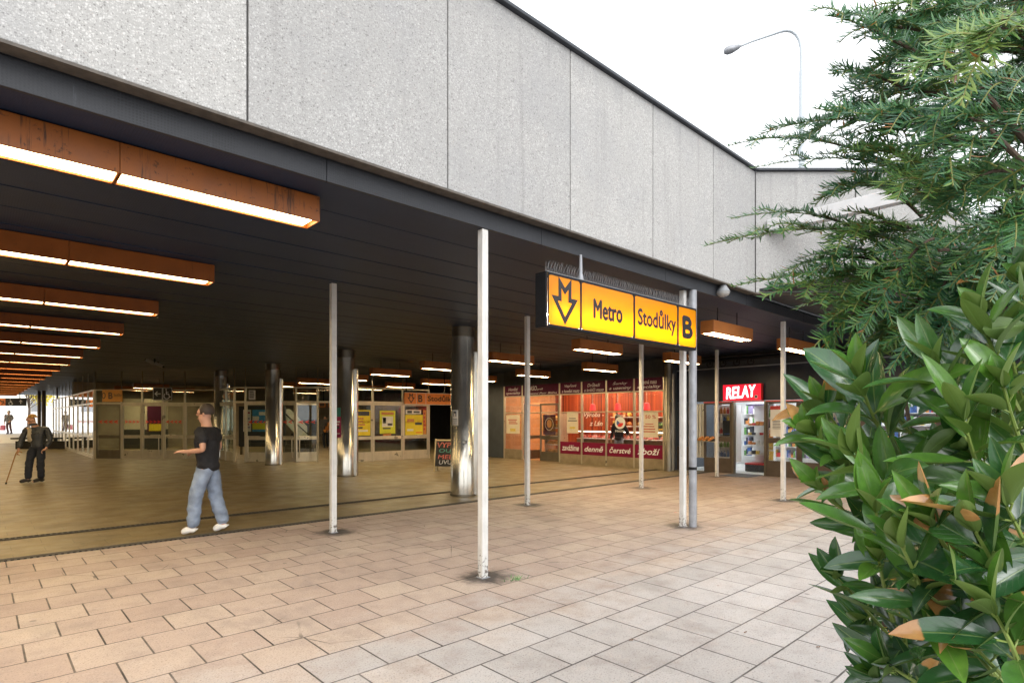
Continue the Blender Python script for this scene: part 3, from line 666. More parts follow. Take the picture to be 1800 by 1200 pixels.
# ------------------------------------------------------------------ glass entrance facade
def leaf(parent, M, w, kind='door', handle=None, chev=None, m='stainless_frame', name='door', pane='pane_glass'):
    """a framed glass leaf, x from 0 to w"""
    mb = MB(M); e = .045
    mb.box(0, -.02, .015, e, .02, 2.12); mb.box(w - e, -.02, .015, w, .02, 2.12)
    mb.box(e, -.019, 2.05, w - e, .019, 2.12); mb.box(e, -.024, .80, w - e, .024, .92); mb.box(e, -.017, .015, w - e, .017, .35)
    d = mb.build(name, m, parent, .003)
    MB(M).box(e, -.004, .35, w - e, .004, .80).box(e, -.004, .92, w - e, .004, 2.05).build('pane', pane, d)
    if chev: 
        mb = MB(M); chevrons(mb, e + .03, w - e - .03, 1.44, -.006, chev[0], chev[1]); mb.build('chevron_marking', 'decal_red', d)
    if handle is not None:
        x = handle; mb = MB(M)
        mb.tube([(x, -.02, .93), (x, -.08, .93), (x, -.085, .90), (x, -.085, .22), (x, -.08, .18), (x, -.02, .18)], .016, 10)
        s_ = 1 if x < w / 2 else -1
        mb.tube([(x, -.08, .93), (x + s_ * w * .42, -.08, .93), (x + s_ * w * .45, -.02, .93)], .014, 8)
        mb.build('handle', m, d, smooth=True)
    return d
def frame_run(parent, M, posts, ztop=2.70, zmid=2.16, m='stainless_frame', rods=True, bars=True):
    mb = MB(M)
    for x in posts: mb.box(x - .03, -.035, 0, x + .03, .035, ztop)
    for a, b in zip(posts[:-1], posts[1:]):
        mb.box(a + .03, -.03, ztop - .05, b - .03, .03, ztop); mb.box(a + .03, -.03, zmid - .035, b - .03, .03, zmid + .03)
    mb.build('frame', m, parent, .003)
    if rods:
        mb = MB(M)
        for x in posts: mb.box(x - .012, -.012, ztop + .001, x + .012, .012, 3.40)
        mb.build('ceiling_tie', 'dark_steel', parent)
    for a, b in zip(posts[:-1], posts[1:]):
        MB(M).box(a + .03, -.004, zmid + .03, b - .03, .004, ztop - .05).build('transom_pane', 'pane_glass', parent)
DG = math.degrees(YAW) - 90
# left frontal part
oB = cw(168, 806.4, 22.4); oB.z = 0; Mb = fr(oB, DG)
fb = thing('glass_partition', 'steel framed glass doors at the left, below the wheelchair sign', 'glass partition', oB, R(DG), 'glass entrance partitions of the station hall')
pb = [0, 1.02, 1.82, 2.64, 3.48, 4.65]
frame_run(fb, Mb, pb)
leaf(fb, Mb @ fr((.03, 0, 0)), .95, chev=(4, 180), handle=.12, m='dark_steel')
leaf(fb, Mb @ fr((1.05, 0, 0)), .74, chev=(4, 0))
leaf(fb, Mb @ fr((1.85, 0, 0)), .76, chev=(4, 0), handle=.66)
leaf(fb, Mb @ fr((2.67, 0, 0)), .78, chev=(4, 180), handle=.1)
leaf(fb, Mb @ fr((3.51, 0, 0)), 1.11)
# glass wall running away along the passage
fa = thing('glass_partition', 'long glass wall receding along the passage towards the bright exit', 'glass partition', (3.36, 27.5, 0), R(90), 'glass entrance partitions of the station hall')
Ma = fr((3.36, 44.0, 0), -90)
pa = [16.4 - i * 1.63 for i in range(11)][::-1]
frame_run(fa, Ma, pa)
for i, (a, b) in enumerate(zip(pa[:-1], pa[1:])):
    mb = MB(Ma); mb.box(a + .03, -.004, .12, b - .03, .004, 2.125); o = mb.build('pane', 'pane_glass', fa)
    if i >= 7:
        mb = MB(Ma); chevrons(mb, a + .1, b - .1, 1.44, -.006, 4, 180, .05); mb.build('chevron_marking', 'decal_red', o)
mb = MB(Ma)
for a, b in zip(pa[:-1], pa[1:]): mb.box(a + .03, -.02, 0, b - .03, .02, .12); mb.box(a + .03, -.026, .80, b - .03, -.006, .90)
mb.build('rail', 'stainless_frame', fa)
# middle frontal part
oC = cw(412, 811, 20.7); oC.z = 0; Mc = fr(oC, DG); kx = 20.7 / FPX
fc = thing('glass_partition', 'glass doors standing open in the middle, behind the third steel column', 'glass partition', oC, R(DG), 'glass entrance partitions of the station hall')
pc = [0, .40, 2.22, 3.0, 3.82]
frame_run(fc, Mc, pc)
leaf(fc, Mc @ fr((.43, -.0, 0)), .87, chev=(4, 180), handle=.1)
leaf(fc, Mc @ fr((1.32, 0, 0)), .87, chev=(4, 180), handle=.78)
leaf(fc, Mc @ fr((2.25, -.09, 0), 38) , .80, chev=(3, 180), handle=.1)
# link between left and middle parts
fl = thing('glass_partition', 'short glass side wall beside the farthest steel column', 'glass partition', (6.85, 24.2, 0), R(-90), 'glass entrance partitions of the station hall')
Ml = fr((6.86, 24.2, 0), -90); frame_run(fl, Ml, [0.05, 1.05, 2.05]); leaf(fl, Ml @ fr((.08, 0, 0)), .94, name='fixed_panel'); leaf(fl, Ml @ fr((1.08, 0, 0)), .94, name='fixed_panel')
# right part, parallel to the fascia
fd = thing('glass_partition', 'steel framed glass doors with yellow posters under the orange sign', 'glass partition', (9.68, 18.9, 0), 0, 'glass entrance partitions of the station hall')
Md_ = fr((9.68, 18.9, 0)); frame_run(fd, Md_, [0, .93, 2.21, 3.40])
leaf(fd, Md_ @ fr((.03, 0, 0)), .87, chev=(4, 0)); leaf(fd, Md_ @ fr((.96, 0, 0)), 1.22); leaf(fd, Md_ @ fr((2.24, 0, 0)), 1.12, chev=(4, 180), handle=1.04)

def poster(name, label, M, x0, z0, w, h, m, marks, group=None, cat='poster', mats=()):
    t = thing(name, label, cat, tuple((M @ Vector((x0 + w / 2, 0, z0)))), 0, group)
    MB(M).box(x0, -.009, z0, x0 + w, -.006, z0 + h).build('sheet', m, t)
    if marks:
        mb = MB(M)
        for (a, b, c, d, mi) in marks: mb.box(x0 + a * w, -.0115, z0 + c * h, x0 + b * w, -.0095, z0 + d * h, mi)
        mb.build('print', list(mats), t)
    return t
def scribble(seed, n, nm, lo=.05, hi=.95):
    r = random.Random(seed); out = []
    for i in range(n):
        a = r.uniform(lo, .7); c = r.uniform(lo, .85); out.append((a, min(hi, a + r.uniform(.08, .4)), c, min(hi, c + r.uniform(.03, .14)), r.randrange(nm)))
    return out
def tmarks(seed, n, x0=.12, x1=.88, z0=.1, z1=.9, nm=1):
    r = random.Random(seed); return [(x0, x0 + (x1 - x0) * r.uniform(.55, 1), z1 - (z1 - z0) * (i + .55) / n, z1 - (z1 - z0) * i / n, r.randrange(nm)) for i in range(n)]
YM = ['goods_dark', 'paper_white', 'goods_orange', 'decal_red']
poster('poster', 'yellow poster on the left glass door beside the second column', Md_, .12, .95, .72, .92, 'paper_yellow', [(.06, .94, .78, .95, 0)] + tmarks(3, 5, nm=3, z1=.7), mats=YM)
poster('poster', 'lime yellow poster taped inside the middle glass panel', Md_, 1.22, 1.0, .66, .86, 'paper_lime', [(.1, .9, .82, .93, 2), (.15, .85, .3, .75, 1), (.2, .4, .45, .7, 0), (.5, .8, .35, .45, 0), (.2, .7, .2, .26, 0)] , mats=YM)
poster('poster', 'small orange slip under the lime yellow poster', Md_, 1.36, .93, .34, .10, 'goods_orange', None)
poster('poster', 'large yellow poster on the right glass door under the orange sign', Md_, 2.32, .93, .80, .78, 'paper_yellow', [(.55, .95, .5, .62, 0), (.1, .45, .2, .3, 1), (.1, .5, .65, .8, 2), (.6, .95, .1, .14, 3)], mats=YM)
poster('poster', 'white and dark notice above the large yellow door poster', Md_, 2.34, 1.74, .70, .16, 'paper_white', [(.1, .4, .2, .8, 0), (.5, .9, .3, .7, 0)], mats=YM)
poster('poster', 'narrow red strip poster at the door edge under the orange sign', Md_, 3.13, .95, .16, .95, 'jacket_orange', tmarks(8, 5, nm=1), mats=['meat_red'])

# orange sign over the doors
Ms = fr((11.90, 18.72, 2.12))
t = thing('station_sign', 'orange hanging sign reading B Stodůlky above the poster doors', 'sign', (11.9, 18.72, 2.12))
MB(Ms).box(0, 0, 0, 2.75, .10, .43).build('board', 'orange_sign', t, .004)
mb = MB(Ms); arrow_m(mb, .25, .215, .26, -.001, .003, 0, .12); mb.text('B', .58, .76, .09, .35, -.003, 0, 0, .02); mb.text('Stodůlky', 1.02, 2.30, .07, .36, -.003, 0, 0, .03); mb.build('lettering', 'letter_black', t)
mb = MB(Ms); 
for x in (.48, .92): mb.box(x, -.003, .01, x + .012, 0, .42)
mb.box(0, -.004, .43, 2.75, .104, .445); mb.box(0, -.004, -.015, 2.75, .104, 0); mb.build('trim', 'paper_white', t)
mb = MB(Ms)
for x in (.05, 1.85): mb.box(x, .04, .447, x + .03, .07, 1.27)
mb.build('hanger', 'black_metal', t)
# amber sign on the left doors
Ms = Mb @ fr((.3, -.06, 2.215))
t = thing('station_sign', 'amber transom sign with letter B over the leftmost glass door', 'sign', tuple(Ms @ Vector((0, 0, 0))), R(DG))
MB(Ms).box(0, 0, 0, .78, .02, .47).build('board', 'amber_sign', t)
mb = MB(Ms); mb.text('B', .25, .40, .12, .36, -.003, 0, 0, .02); mb.text('Stodůlky', .46, .76, .18, .33, -.003, 0, 0, .005); mb.stroke([(.06 + .06 * math.cos(R(a)), .24 + .11 * math.sin(R(a))) for a in range(0, 360, 30)], .03, -.004, -.001, True); mb.build('lettering', 'bronze_panel', t)
# wheelchair sign
Ms = Mb @ fr((2.28, -.07, 2.28))
t = thing('direction_sign', 'black sign with left arrow and white wheelchair symbol over glass doors', 'sign', tuple(Ms @ Vector((0, 0, 0))), R(DG))
MB(Ms).box(0, 0, 0, .74, .04, .49).build('board', 'letter_black', t)
mb = MB(Ms)
for r_ in ((.0, .365), (.375, .74)): mb.stroke([(r_[0] + .012, .012), (r_[1] - .008, .012), (r_[1] - .008, .478), (r_[0] + .012, .478)], .014, -.004, -.001, True)
arrow(mb, .19, .245, .19, -.002, 180); wheelchair(mb, .53, .235, .24, -.002); mb.build('symbol', 'letter_white', t)
# far left overhead sign
o_ = cw(0, 713, 36); Ms = fr(o_, DG); kk = 36 / FPX
t = thing('direction_sign', 'overhead sign with orange square, wheelchair and up arrow near the bright exit', 'sign', tuple(o_), R(DG))
MB(Ms).box(-.6, 0, 0, 1.62, .06, .48).build('board', 'letter_black', t)
MB(Ms).box(-.58, -.003, .01, .34, 0, .47).build('orange_panel', 'orange_sign', t)
mb = MB(Ms); mb.stroke([(.0, .36), (.14, .24), (.2, .3), (.26, .2), (.1, .1)], .05, -.007, -.004); arrow_m(mb, -.28, .24, .28, -.004); mb.build('lettering', 'letter_black', t)
mb = MB(Ms); wheelchair(mb, .66, .23, .24, -.002); arrow(mb, 1.30, .24, .20, -.002, 90); mb.build('symbol', 'letter_white', t)
mb = MB(Ms)
for x in (-.3, 1.2): mb.box(x, .02, .481, x + .03, .05, 3.40 - o_.z)
mb.build('hanger', 'black_metal', t)
poster('sticker', 'small white notice on the transom glass beside the third column', Mc, .52, 2.24, .24, .34, 'paper_white', tmarks(5, 4), mats=['goods_dark'], cat='sticker')

# security camera
o_ = cw(272, 636, 17.7)
t = thing('security_camera', 'pair of grey security cameras on a bracket under the dark ceiling', 'camera', tuple(o_), R(DG))
M = fr(o_, DG)
mb = MB(M); mb.cyl((0, 0, -.02), (0, 0, 3.40 - o_.z), .02, 10); mb.box(-.12, -.015, -.03, .12, .015, 0); mb.build('bracket', 'black_metal', t)
for sx_, a in ((-1, 25), (1, -25)):
    M2 = M @ Matrix.Translation((sx_ * .14, 0, -.04 - .05 * sx_)) @ Matrix.Rotation(R(25), 4, 'Y')
    b_ = MB(M2).box(-.13, -.05, -.045, .13, .05, .045).build('camera_body', 'camera_grey', t, .012)
    MB(M2).cyl((-.13 if sx_ < 0 else .13, 0, 0), (-.155 if sx_ < 0 else .155, 0, 0), .035, 12).build('lens', 'eye_dark', b_)

# ------------------------------------------------------------------ inside the vestibule
t = thing('staircase', 'dark staircase with pale slanting side panel seen through the doors', 'staircase', tuple(cw(500, 800, 27)))
o_ = cw(488, 796, 27); o_.z = 0; M = fr(o_, DG)
mb = MB(M)
for i in range(9): mb.box(.2 + 0 * i, .0 + i * .28, i * .17, 1.6, .28 + i * .28, (i + 1) * .17)
mb.build('steps', 'step_dark', t)
mb = MB(M); mb.prism([(0, 2.0), (0, 1.75), (1.1, .6), (1.4, .6), (1.4, 1.2), (.6, 2.0)], -.08, -.02); mb.build('side_panel', 'side_pale', t)
mb = MB(M); mb.tube([(.05, -.1, 2.1), (1.45, -.1, .85)], .025, 8); mb.build('handrail', 'black_metal', t, smooth=True)
M = fr(tuple(cw(452, 799, 25)[:2]) + (0,), DG)
poster('poster', 'bright blue advertising panel seen through the open glass door', M, -.2, 1.0, .95, .95, 'paper_blue', [(0, .7, .1, .4, 0), (.3, .9, .75, .9, 1), (.0, .3, .5, .7, 1)], mats=['paper_lime', 'paper_white'])
poster('poster', 'pale pink paper sheet left of the blue advertising panel', M, -.6, 1.0, .34, .95, 'paper_white', tmarks(2, 6, nm=2), mats=['paper_magenta', 'goods_violet'])
mb = MB(M); mb.box(-.8, .0, .35, 1.2, .12, 2.1); t = thing('notice_board', 'dark notice board standing behind the open glass doors', 'board', tuple(M @ Vector((0, 0, 0))), R(DG)); mb.build('board', 'dark_wall', t)
mb = MB(M); mb.box(-.75, .02, 0, -.68, .1, .35); mb.build('leg', 'dark_steel', t); mb = MB(M); mb.box(1.1, .02, 0, 1.17, .1, .35); mb.build('leg', 'dark_steel', t)
M = fr(tuple(cw(568, 800, 31)[:2]) + (2.15,), DG)
t = thing('direction_sign', 'dark orange strip sign hanging deep inside the vestibule', 'sign', tuple(M @ Vector((0, 0, 0))), R(DG))
MB(M).box(-.3, 0, 0, 1.4, .05, .32).build('board', 'bronze_panel', t)
mb = MB(M)
for x in (-.2, .3, .8): mb.stroke([(x, .06), (x + .3, .06), (x + .3, .26), (x, .26)], .035, -.005, -.001, True)
mb.build('lettering', 'orange_sign', t)
mb = MB(M); mb.box(0, .01, .321, .03, .04, 1.25); mb.box(1.1, .01, .321, 1.13, .04, 1.25); mb.build('hanger', 'black_metal', t)
# ticket kiosk-like counters and pale partitions seen through the left doors
M = fr(tuple(cw(215, 800, 30)[:2]) + (0,), DG)
t = thing('ticket_booth', 'pale booth with a dark counter seen through the left glass doors', 'booth', tuple(M @ Vector((0, 0, 0))), R(DG))
MB(M).box(0, 0, 1.0, 1.5, 1.5, 2.6).build('upper_wall', 'paper_cream', t, .01); MB(M).box(0, .02, 0, 1.5, 1.5, .99).build('base', 'step_dark', t, .01)
MB(M).box(.9, -.02, 1.0, 1.35, -.001, 2.0).build('notice', 'paper_cream', t)
M = fr(tuple(cw(262, 800, 29)[:2]) + (0,), DG)
t = thing('advertising_panel', 'dark red advertising panel behind the left glass doors', 'panel', tuple(M @ Vector((0, 0, 0))), R(DG))
MB(M).box(-.1, 0, .9, .75, .1, 2.3).build('board', 'plum_dark', t, .01); MB(M).box(-.1, .02, 0, .75, .09, .89).build('base', 'step_dark', t); MB(M).box(.0, -.01, .95, .65, -.001, 1.3).build('print', 'paper_yellow', t)

# ------------------------------------------------------------------ A-board
o_ = Vector((10.12, 14.0, 0)) + CR * .17; M = fr(o_, -50)
t = thing('chalk_board', 'folding black chalkboard with pale wooden frame and coloured chalk words', 'sign', tuple(o_), R(-50))
for sgn, nm in ((-1, 'front_board'), (1, 'rear_board')):
    M2 = M @ Matrix.Translation((0, sgn * .22, 0)) @ Matrix.Rotation(R(sgn * 13), 4, 'X')
    d = MB(M2).box(-.30, -.006, .16, .30, .006, .92).build(nm, 'chalkboard', t)
    mb = MB(M2)
    for x in (-.335, .30): mb.box(x, -.014, 0, x + .035, .014, .98)
    mb.box(-.30, -.013, .92, .30, .013, .96); mb.build('frame', 'wood_pale', t, .003)
    if sgn < 0:
        mb = MB(M2); mb.text('VYPE', -.26, .27, .72, .87, -.008, 0, .1, .02); mb.text('OUJ', -.20, .22, .54, .68, -.008, 1, .1, .02); mb.text('MEL', -.22, .22, .38, .50, -.008, 0, .1, .02); mb.text('UVU', -.18, .2, .22, .34, -.008, 2, .1, .02)
        mb.build('lettering', ['chalk_red', 'chalk_green', 'chalk_white'], d)

# bench
o_ = cw(30, 788, 30); o_.z = 0; M = fr(o_, DG)
t = thing('bench', 'long low black bench standing near the bright exit', 'bench', tuple(o_), R(DG))
MB(M).box(-.05, -.35, .50, 2.2, .25, .58).build('seat', 'bench_black', t, .01)
MB(M).box(.12, -.25, 0, 2.9, .15, .40).build('base', 'bench_black', t, .01)
mb = MB(M)
for x in (.3, 1.2, 2.0): mb.box(x, -.1, .40, x + .08, .05, .50)
mb.build('support', 'bench_black', t)

# ------------------------------------------------------------------ butcher shop
UB = 15.3; Mw = fr((UB, 16.90, 0), -90)           # local x = 16.90 - v
def X(v): return 16.90 - v
bs = thing('butcher_shop', 'butcher shopfront with purple lettered panels and red lit interior', 'shop', (UB, 13.3, 0), R(-90))
posts = [X(v) for v in (16.88, 15.85, 13.93, 12.90, 11.84, 10.74, 9.66)]
mb = MB(Mw)
for x in posts: mb.box(x - .03, -.03, 0, x + .03, .05, 2.83)
for a, b in zip(posts[:-1], posts[1:]):
    mb.box(a + .03, -.025, 1.76, b - .03, .04, 1.80)
    mb.box(a + .03, -.026, 2.40, b - .03, .04, 2.44)
mb.build('frame', 'stainless_frame', bs, .004)
tops = ['Hovězí\nspeciality', None, 'Vepřové\na hovězí maso', 'Drůbeží\na králičí maso', 'Šunky\na uzeniny', 'Uzená masa\nspeciality']
bots = [None, None, 'zavážíme', 'denně', 'čerstvé', 'zboží']
for i, (a, b) in enumerate(zip(posts[:-1], posts[1:])):
    a += .03; b -= .03; w = b - a
    o = MB(Mw).box(a, -.012, 2.44, b, .012, 2.83).build('purple_panel', 'plum_dark', bs)
    mb = MB(Mw)
    if tops[i]:
        l1, l2 = tops[i].split('\n')
        mb.text(l1, a + .22 * w, b - .22 * w, 2.64, 2.77, -.014, 0, .3, .004); mb.text(l2, a + .08 * w, b - .08 * w, 2.48, 2.60, -.014, 0, .3, .004)
    else:
        mb.text('MASO', a + .13 * w, a + .40 * w, 2.62, 2.78, -.014, 0, .05, .015); mb.text('profi', a + .41 * w, a + .57 * w, 2.60, 2.70, -.014, 0, .2, .004)
        mb.text('řeznictví Petr Bláha', a + .05 * w, b - .06 * w, 2.47, 2.55, -.014, 0, .3, .002)
    mb.build('lettering', 'letter_pale', o)
    if i == 1: continue
    if i >= 2:
        MB(Mw).box(a, -.02, 0, b, .03, .32).build('plinth', 'kick_steel', bs)
        o = MB(Mw).box(a, -.014, .32, b, .014, .745).build('purple_panel', 'plum', bs)
        mb = MB(Mw); mb.text(bots[i], a + .10 * w, b - .10 * w, .44, .63, -.016, 0, .25, .012); mb.build('lettering', 'letter_white', o)
        MB(Mw).box(a, -.004, .745, b, .004, 1.76).box(a, -.004, 1.80, b, .004, 2.40).build('pane', 'shop_glass', bs)
    else:
        MB(Mw).box(a, -.02, 0, b, .03, .38).build('plinth', 'kick_steel', bs)
        MB(Mw).box(a, -.004, .38, b, .004, 1.76).box(a, -.004, 1.80, b, .004, 2.40).build('pane', 'shop_glass', bs)
# door leaf right half of the doorway (closed); left half stands open
a, b = posts[1] + .03 + .93, posts[2] - .03
d = leaf(bs, Mw @ fr((a, -.02, 0)), b - a, handle=.1, pane='shop_glass', m='dark_steel')
MB(Mw).box(posts[1] + .03, -.004, 2.16, posts[2] - .03, .004, 2.40).build('pane', 'shop_glass', bs)
leaf(bs, Mw @ fr((posts[1] + .03, .05, 0), 86), .9, pane='shop_glass', m='dark_steel')
# shell
MB(Mw).box(-2.1, .0, 0, posts[0] - .03, .10, 3.40).build('side_wall', 'slate_wall', bs, .004)
MB(Mw).box(posts[0] - .03, .0, 2.832, posts[-1] + .03, .06, 3.40).build('upper_wall', 'dark_wall', bs)
MB(Mw).box(-.2, 3.2, 0, 7.4, 3.3, 2.9).build('back_wall', 'red_drape', bs)
MB(Mw).box(-.3, .11, 0, -.2, 3.3, 2.9).build('inner_wall', 'tile_warm', bs); MB(Mw).box(7.30, .06, 0, 7.4, 3.2, 3.40).build('inner_wall', 'slate_wall', bs)
MB(Mw).box(-.2, .06, 2.86, 7.3, 3.2, 2.9).build('ceiling', 'paper_cream', bs)
MB(Mw).box(-.2, .05, .001, 7.3, 3.2, .006).build('floor', 'tile_warm', bs)
for x in (1.3, 3.0, 5.0, 6.6): MB(Mw).box(x, 1.0, 2.82, x + .15, 2.9, 2.855).build('ceiling_light', 'shop_light', bs)
# counter
t = thing('meat_counter', 'long glass topped counter full of meat inside the butcher shop', 'counter', tuple(Mw @ Vector((5, 1.2, 0))), R(-90))
MB(Mw).box(2.9, 1.0, 0, 7.2, 1.7, .82).build('base', 'dark_steel', t, .01)
mb = MB(Mw)
for i in range(26): mb.sph((3.05 + i * .16, 1.25 + .12 * (i % 3), .90), (.085, .10, .06), 8, 5, i % 3)
tag(mb.build('meat', ['meat_pink', 'meat_red', 'letter_pale'], t), kind='stuff')
MB(Mw).box(2.9, 1.0, .825, 7.2, 1.7, .85).build('tray', 'goods_white', t)
MB(Mw).box(2.9, 1.0, .86, 7.2, 1.012, 1.10).build('pane', 'shop_glass', t); MB(Mw).box(2.95, 1.05, 1.085, 7.15, 1.09, 1.098).build('counter_light', 'counter_light', t); MB(Mw).box(2.9, 1.0, 1.10, 7.2, 1.25, 1.13).build('top', 'stainless_frame', t)
# wall shelves with goods
t = thing('wall_shelf', 'shelves of golden loaves and jars against the red striped wall', 'shelf', tuple(Mw @ Vector((4, 3, 1))), R(-90))
for z in (1.25, 1.6): MB(Mw).box(3.0, 2.9, z, 5.3, 3.19, z + .03).build('shelf', 'goods_white', t)
gn = ['bread_gold', 'meat_red', 'goods_orange', 'goods_yellow']
for z in (1.28, 1.63):
    for i in range(9):
        x = 3.1 + i * .24
        mb = MB(Mw); mb.sph((x, 3.02, z + .085), (.10, .09, .085), 10, 6) if i % 2 else mb.cyl((x, 3.02, z), (x, 3.02, z + .2), .06, 10)
        tag(mb.build('loaf' if i % 2 else 'jar', gn[(i + int(z * 3)) % 4], None, smooth=True), 'loaf on the butcher wall shelf' if i % 2 else 'jar on the butcher wall shelf', 'food', 'goods on the butcher wall shelves')
t = thing('bread_rack', 'tall rack of golden bread inside the open butcher doorway', 'rack', tuple(Mw @ Vector((1.7, 1.0, 0))), R(-90))
mb = MB(Mw); 
for x in (1.25, 2.0): mb.box(x, 1.0, 0, x + .03, 1.5, 1.75)
mb.build('frame', 'stainless_frame', t)
for i in range(5): MB(Mw).box(1.28, 1.0, .22 + i * .32, 2.0, 1.5, .24 + i * .32).build('shelf', 'goods_white', t)
for i in range(5):
    for j in range(4): tag(MB(Mw).sph((1.38 + j * .17, 1.2, .32 + i * .32), (.075, .16, .075), 10, 6).build('loaf', 'bread_gold', None, smooth=True), 'golden loaf on the rack in the butcher doorway', 'food', 'loaves on the bread rack')
t = thing('cool_shelf', 'yellow green lit cool shelf at the back of the butcher shop', 'shelf', tuple(Mw @ Vector((5.6, 2.8, 0))), R(-90))
MB(Mw).box(5.35, 2.6, 0, 6.5, 3.19, 1.45).build('body', 'goods_dark', t, .01)
for z in (.95, 1.15): MB(Mw).box(5.4, 2.55, z, 6.45, 2.599, z + .05).build('shelf', 'goods_yellow', t)
MB(Mw).box(5.4, 2.56, 1.30, 6.45, 2.599, 1.40).build('lid', 'goods_green', t)
tag(MB(Mw).box(6.4, 1.75, .83, 7.15, 2.3, 1.12).build('crate', 'goods_red', None, .02), 'bright red crate at the right end of the butcher counter', 'crate')
for x, lab in ((3.42, 'leftmost red glowing pendant over the butcher counter, behind the paper notice'), (4.55, 'red glowing pendant in the window over the word denně'), (5.75, 'red glowing pendant in the window with the round flag sticker')):
    t = thing('red_pendant', lab, 'lamp', tuple(Mw @ Vector((x, 1.3, 1.9))), R(-90), 'red pendants over the butcher counter')
    MB(Mw).tube([(x, 1.3, 1.86), (x, 1.3, 1.95), (x, 1.3, 2.08), (x, 1.3, 2.11)], [.115, .11, .085, .03], 20, caps=False).build('shade', 'pendant_red', t, smooth=True)
    MB(Mw).cyl((x, 1.3, 2.1), (x, 1.3, 2.86), .006, 6).build('cord', 'goods_white', t)
# things stuck on the butcher windows
Mn = Mw @ fr((0, -.006, 0))
PM = ['meat_red', 'goods_yellow', 'goods_dark']
poster('poster', 'cream paper notice with yellow patch in the leftmost butcher window', Mn, posts[0] + .12, .98, .76, .72, 'paper_cream', [(.15, .8, .72, .77, 0), (.2, .75, .62, .67, 0), (.2, .85, .52, .57, 0), (.3, .7, .12, .28, 1)], mats=PM)
poster('poster', 'brownish paper notice in the butcher window over the word zavážíme', Mn, posts[2] + .35, 1.05, .52, .76, 'paper_cream', [(.2, .8, .66, .70, 2), (.1, .9, .55, .6, 2), (.25, .75, .2, .3, 1)], mats=PM)
t = poster('poster', 'cream sale notice reading minus fifty percent in the rightmost butcher window', Mn, posts[5] + .22, .98, .66, .80, 'paper_cream', [(.3, .75, .50, .53, 0), (.2, .8, .4, .44, 0), (.15, .85, .3, .34, 0), (.15, .85, .2, .24, 0)], mats=PM)
mb = MB(Mn); mb.text('- 50 %', posts[5] + .30, posts[5] + .80, 1.56, 1.67, -.012, 0, 0, .015); mb.build('lettering', 'meat_red', t)
t = thing('window_sticker', 'round white sticker with red white blue flag on the butcher window', 'sticker', tuple(Mn @ Vector((posts[4] + .62, 0, 1.3))), R(-90))
cx, cz = posts[4] + .55, 1.42
mb = MB(Mn); mb.prism([(cx + .20 * math.cos(R(a)), cz + .20 * math.sin(R(a))) for a in range(0, 360, 15)], -.008, -.004, 0)
cc = lambda a, r=.13: (cx + r * math.cos(R(a)), cz + r * math.sin(R(a)))
mb.prism([cc(a) for a in range(180, 361, 15)], -.0105, -.0085, 1); mb.prism([(cx, cz)] + [cc(a) for a in range(140, 221, 10)], -.0125, -.0106, 2)
mb.build('disc', ['paper_white', 'decal_red', 'goods_blue'], t)
mb = MB(Mn); mb.text('ČESKÉ', cx - .2, cx + .2, cz + .21, cz + .28, -.008, 0, 0, .01); mb.text('MASO', cx - .18, cx + .18, cz - .30, cz - .23, -.008, 0, 0, .01); mb.build('lettering', 'letter_white', t)
t = thing('window_lettering', 'white handwritten words across the butcher window over the word denně', 'lettering', tuple(Mn @ Vector((posts[3] + .5, 0, 1.4))), R(-90))
mb = MB(Mn); mb.text('Výroba -', posts[3] + .1, posts[3] + .95, 1.58, 1.76, -.006, 0, .3, .012); mb.text('z Lán', posts[3] + .35, posts[3] + .9, 1.32, 1.48, -.006, 0, .3, .012); mb.build('lettering', 'letter_white', t)
t = poster('poster', 'oval ham picture on the butcher door leaf', Mn, posts[1] + 1.1, .98, .62, .72, 'plum_dark', None)
mb = MB(Mn); mb.stroke([(posts[1] + 1.41 + .2 * math.cos(R(a)), 1.36 + .22 * math.sin(R(a))) for a in range(0, 360, 15)], .02, -.012, -.0095, True, 0); mb.prism([(posts[1] + 1.41 + .12 * math.cos(R(a)), 1.38 + .15 * math.sin(R(a))) for a in range(0, 360, 20)], -.012, -.0095, 1); mb.build('print', ['paper_cream', 'goods_orange'], t)

# ------------------------------------------------------------------ kiosk
UR = 15.78; Mr = fr((UR, 9.55, 0), -90)
def XR(v): return 9.55 - v
ks = thing('kiosk_shop', 'newspaper kiosk in a dark wall with bright white lit interior', 'shop', (UR, 6.5, 0), R(-90))
mb = MB(Mr); mb.box(-.1, .0, 2.06, 8.6, .12, 3.0); mb.build('upper_wall', 'navy_wall', ks)
mb = MB(Mr); mb.box(-.1, -.03, 3.0, 8.6, .1, 3.03); mb.build('trim', 'galvanised', ks)
mb = MB(Mr); mb.box(-.1, .02, 3.031, 8.6, .1, 3.42); mb.build('top_wall', 'dark_wall', ks)
mb = MB(Mr); mb.box(-.1, -.0, .72, .62, .1, 2.055); mb.build('side_panel', 'slate_wall', ks, .006); mb = MB(Mr); mb.box(-.1, -.015, 0, .62, .1, .715); mb.build('plinth', 'bronze_panel', ks, .004)
mb = MB(Mr)
for i in range(3): mb.tube([(.70 + i * .085, .03 + .02 * i, .4), (.70 + i * .085, .03 + .02 * i, 2.0)], .042, 12)
mb.build('corner_post', 'stainless_frame', ks, smooth=True)
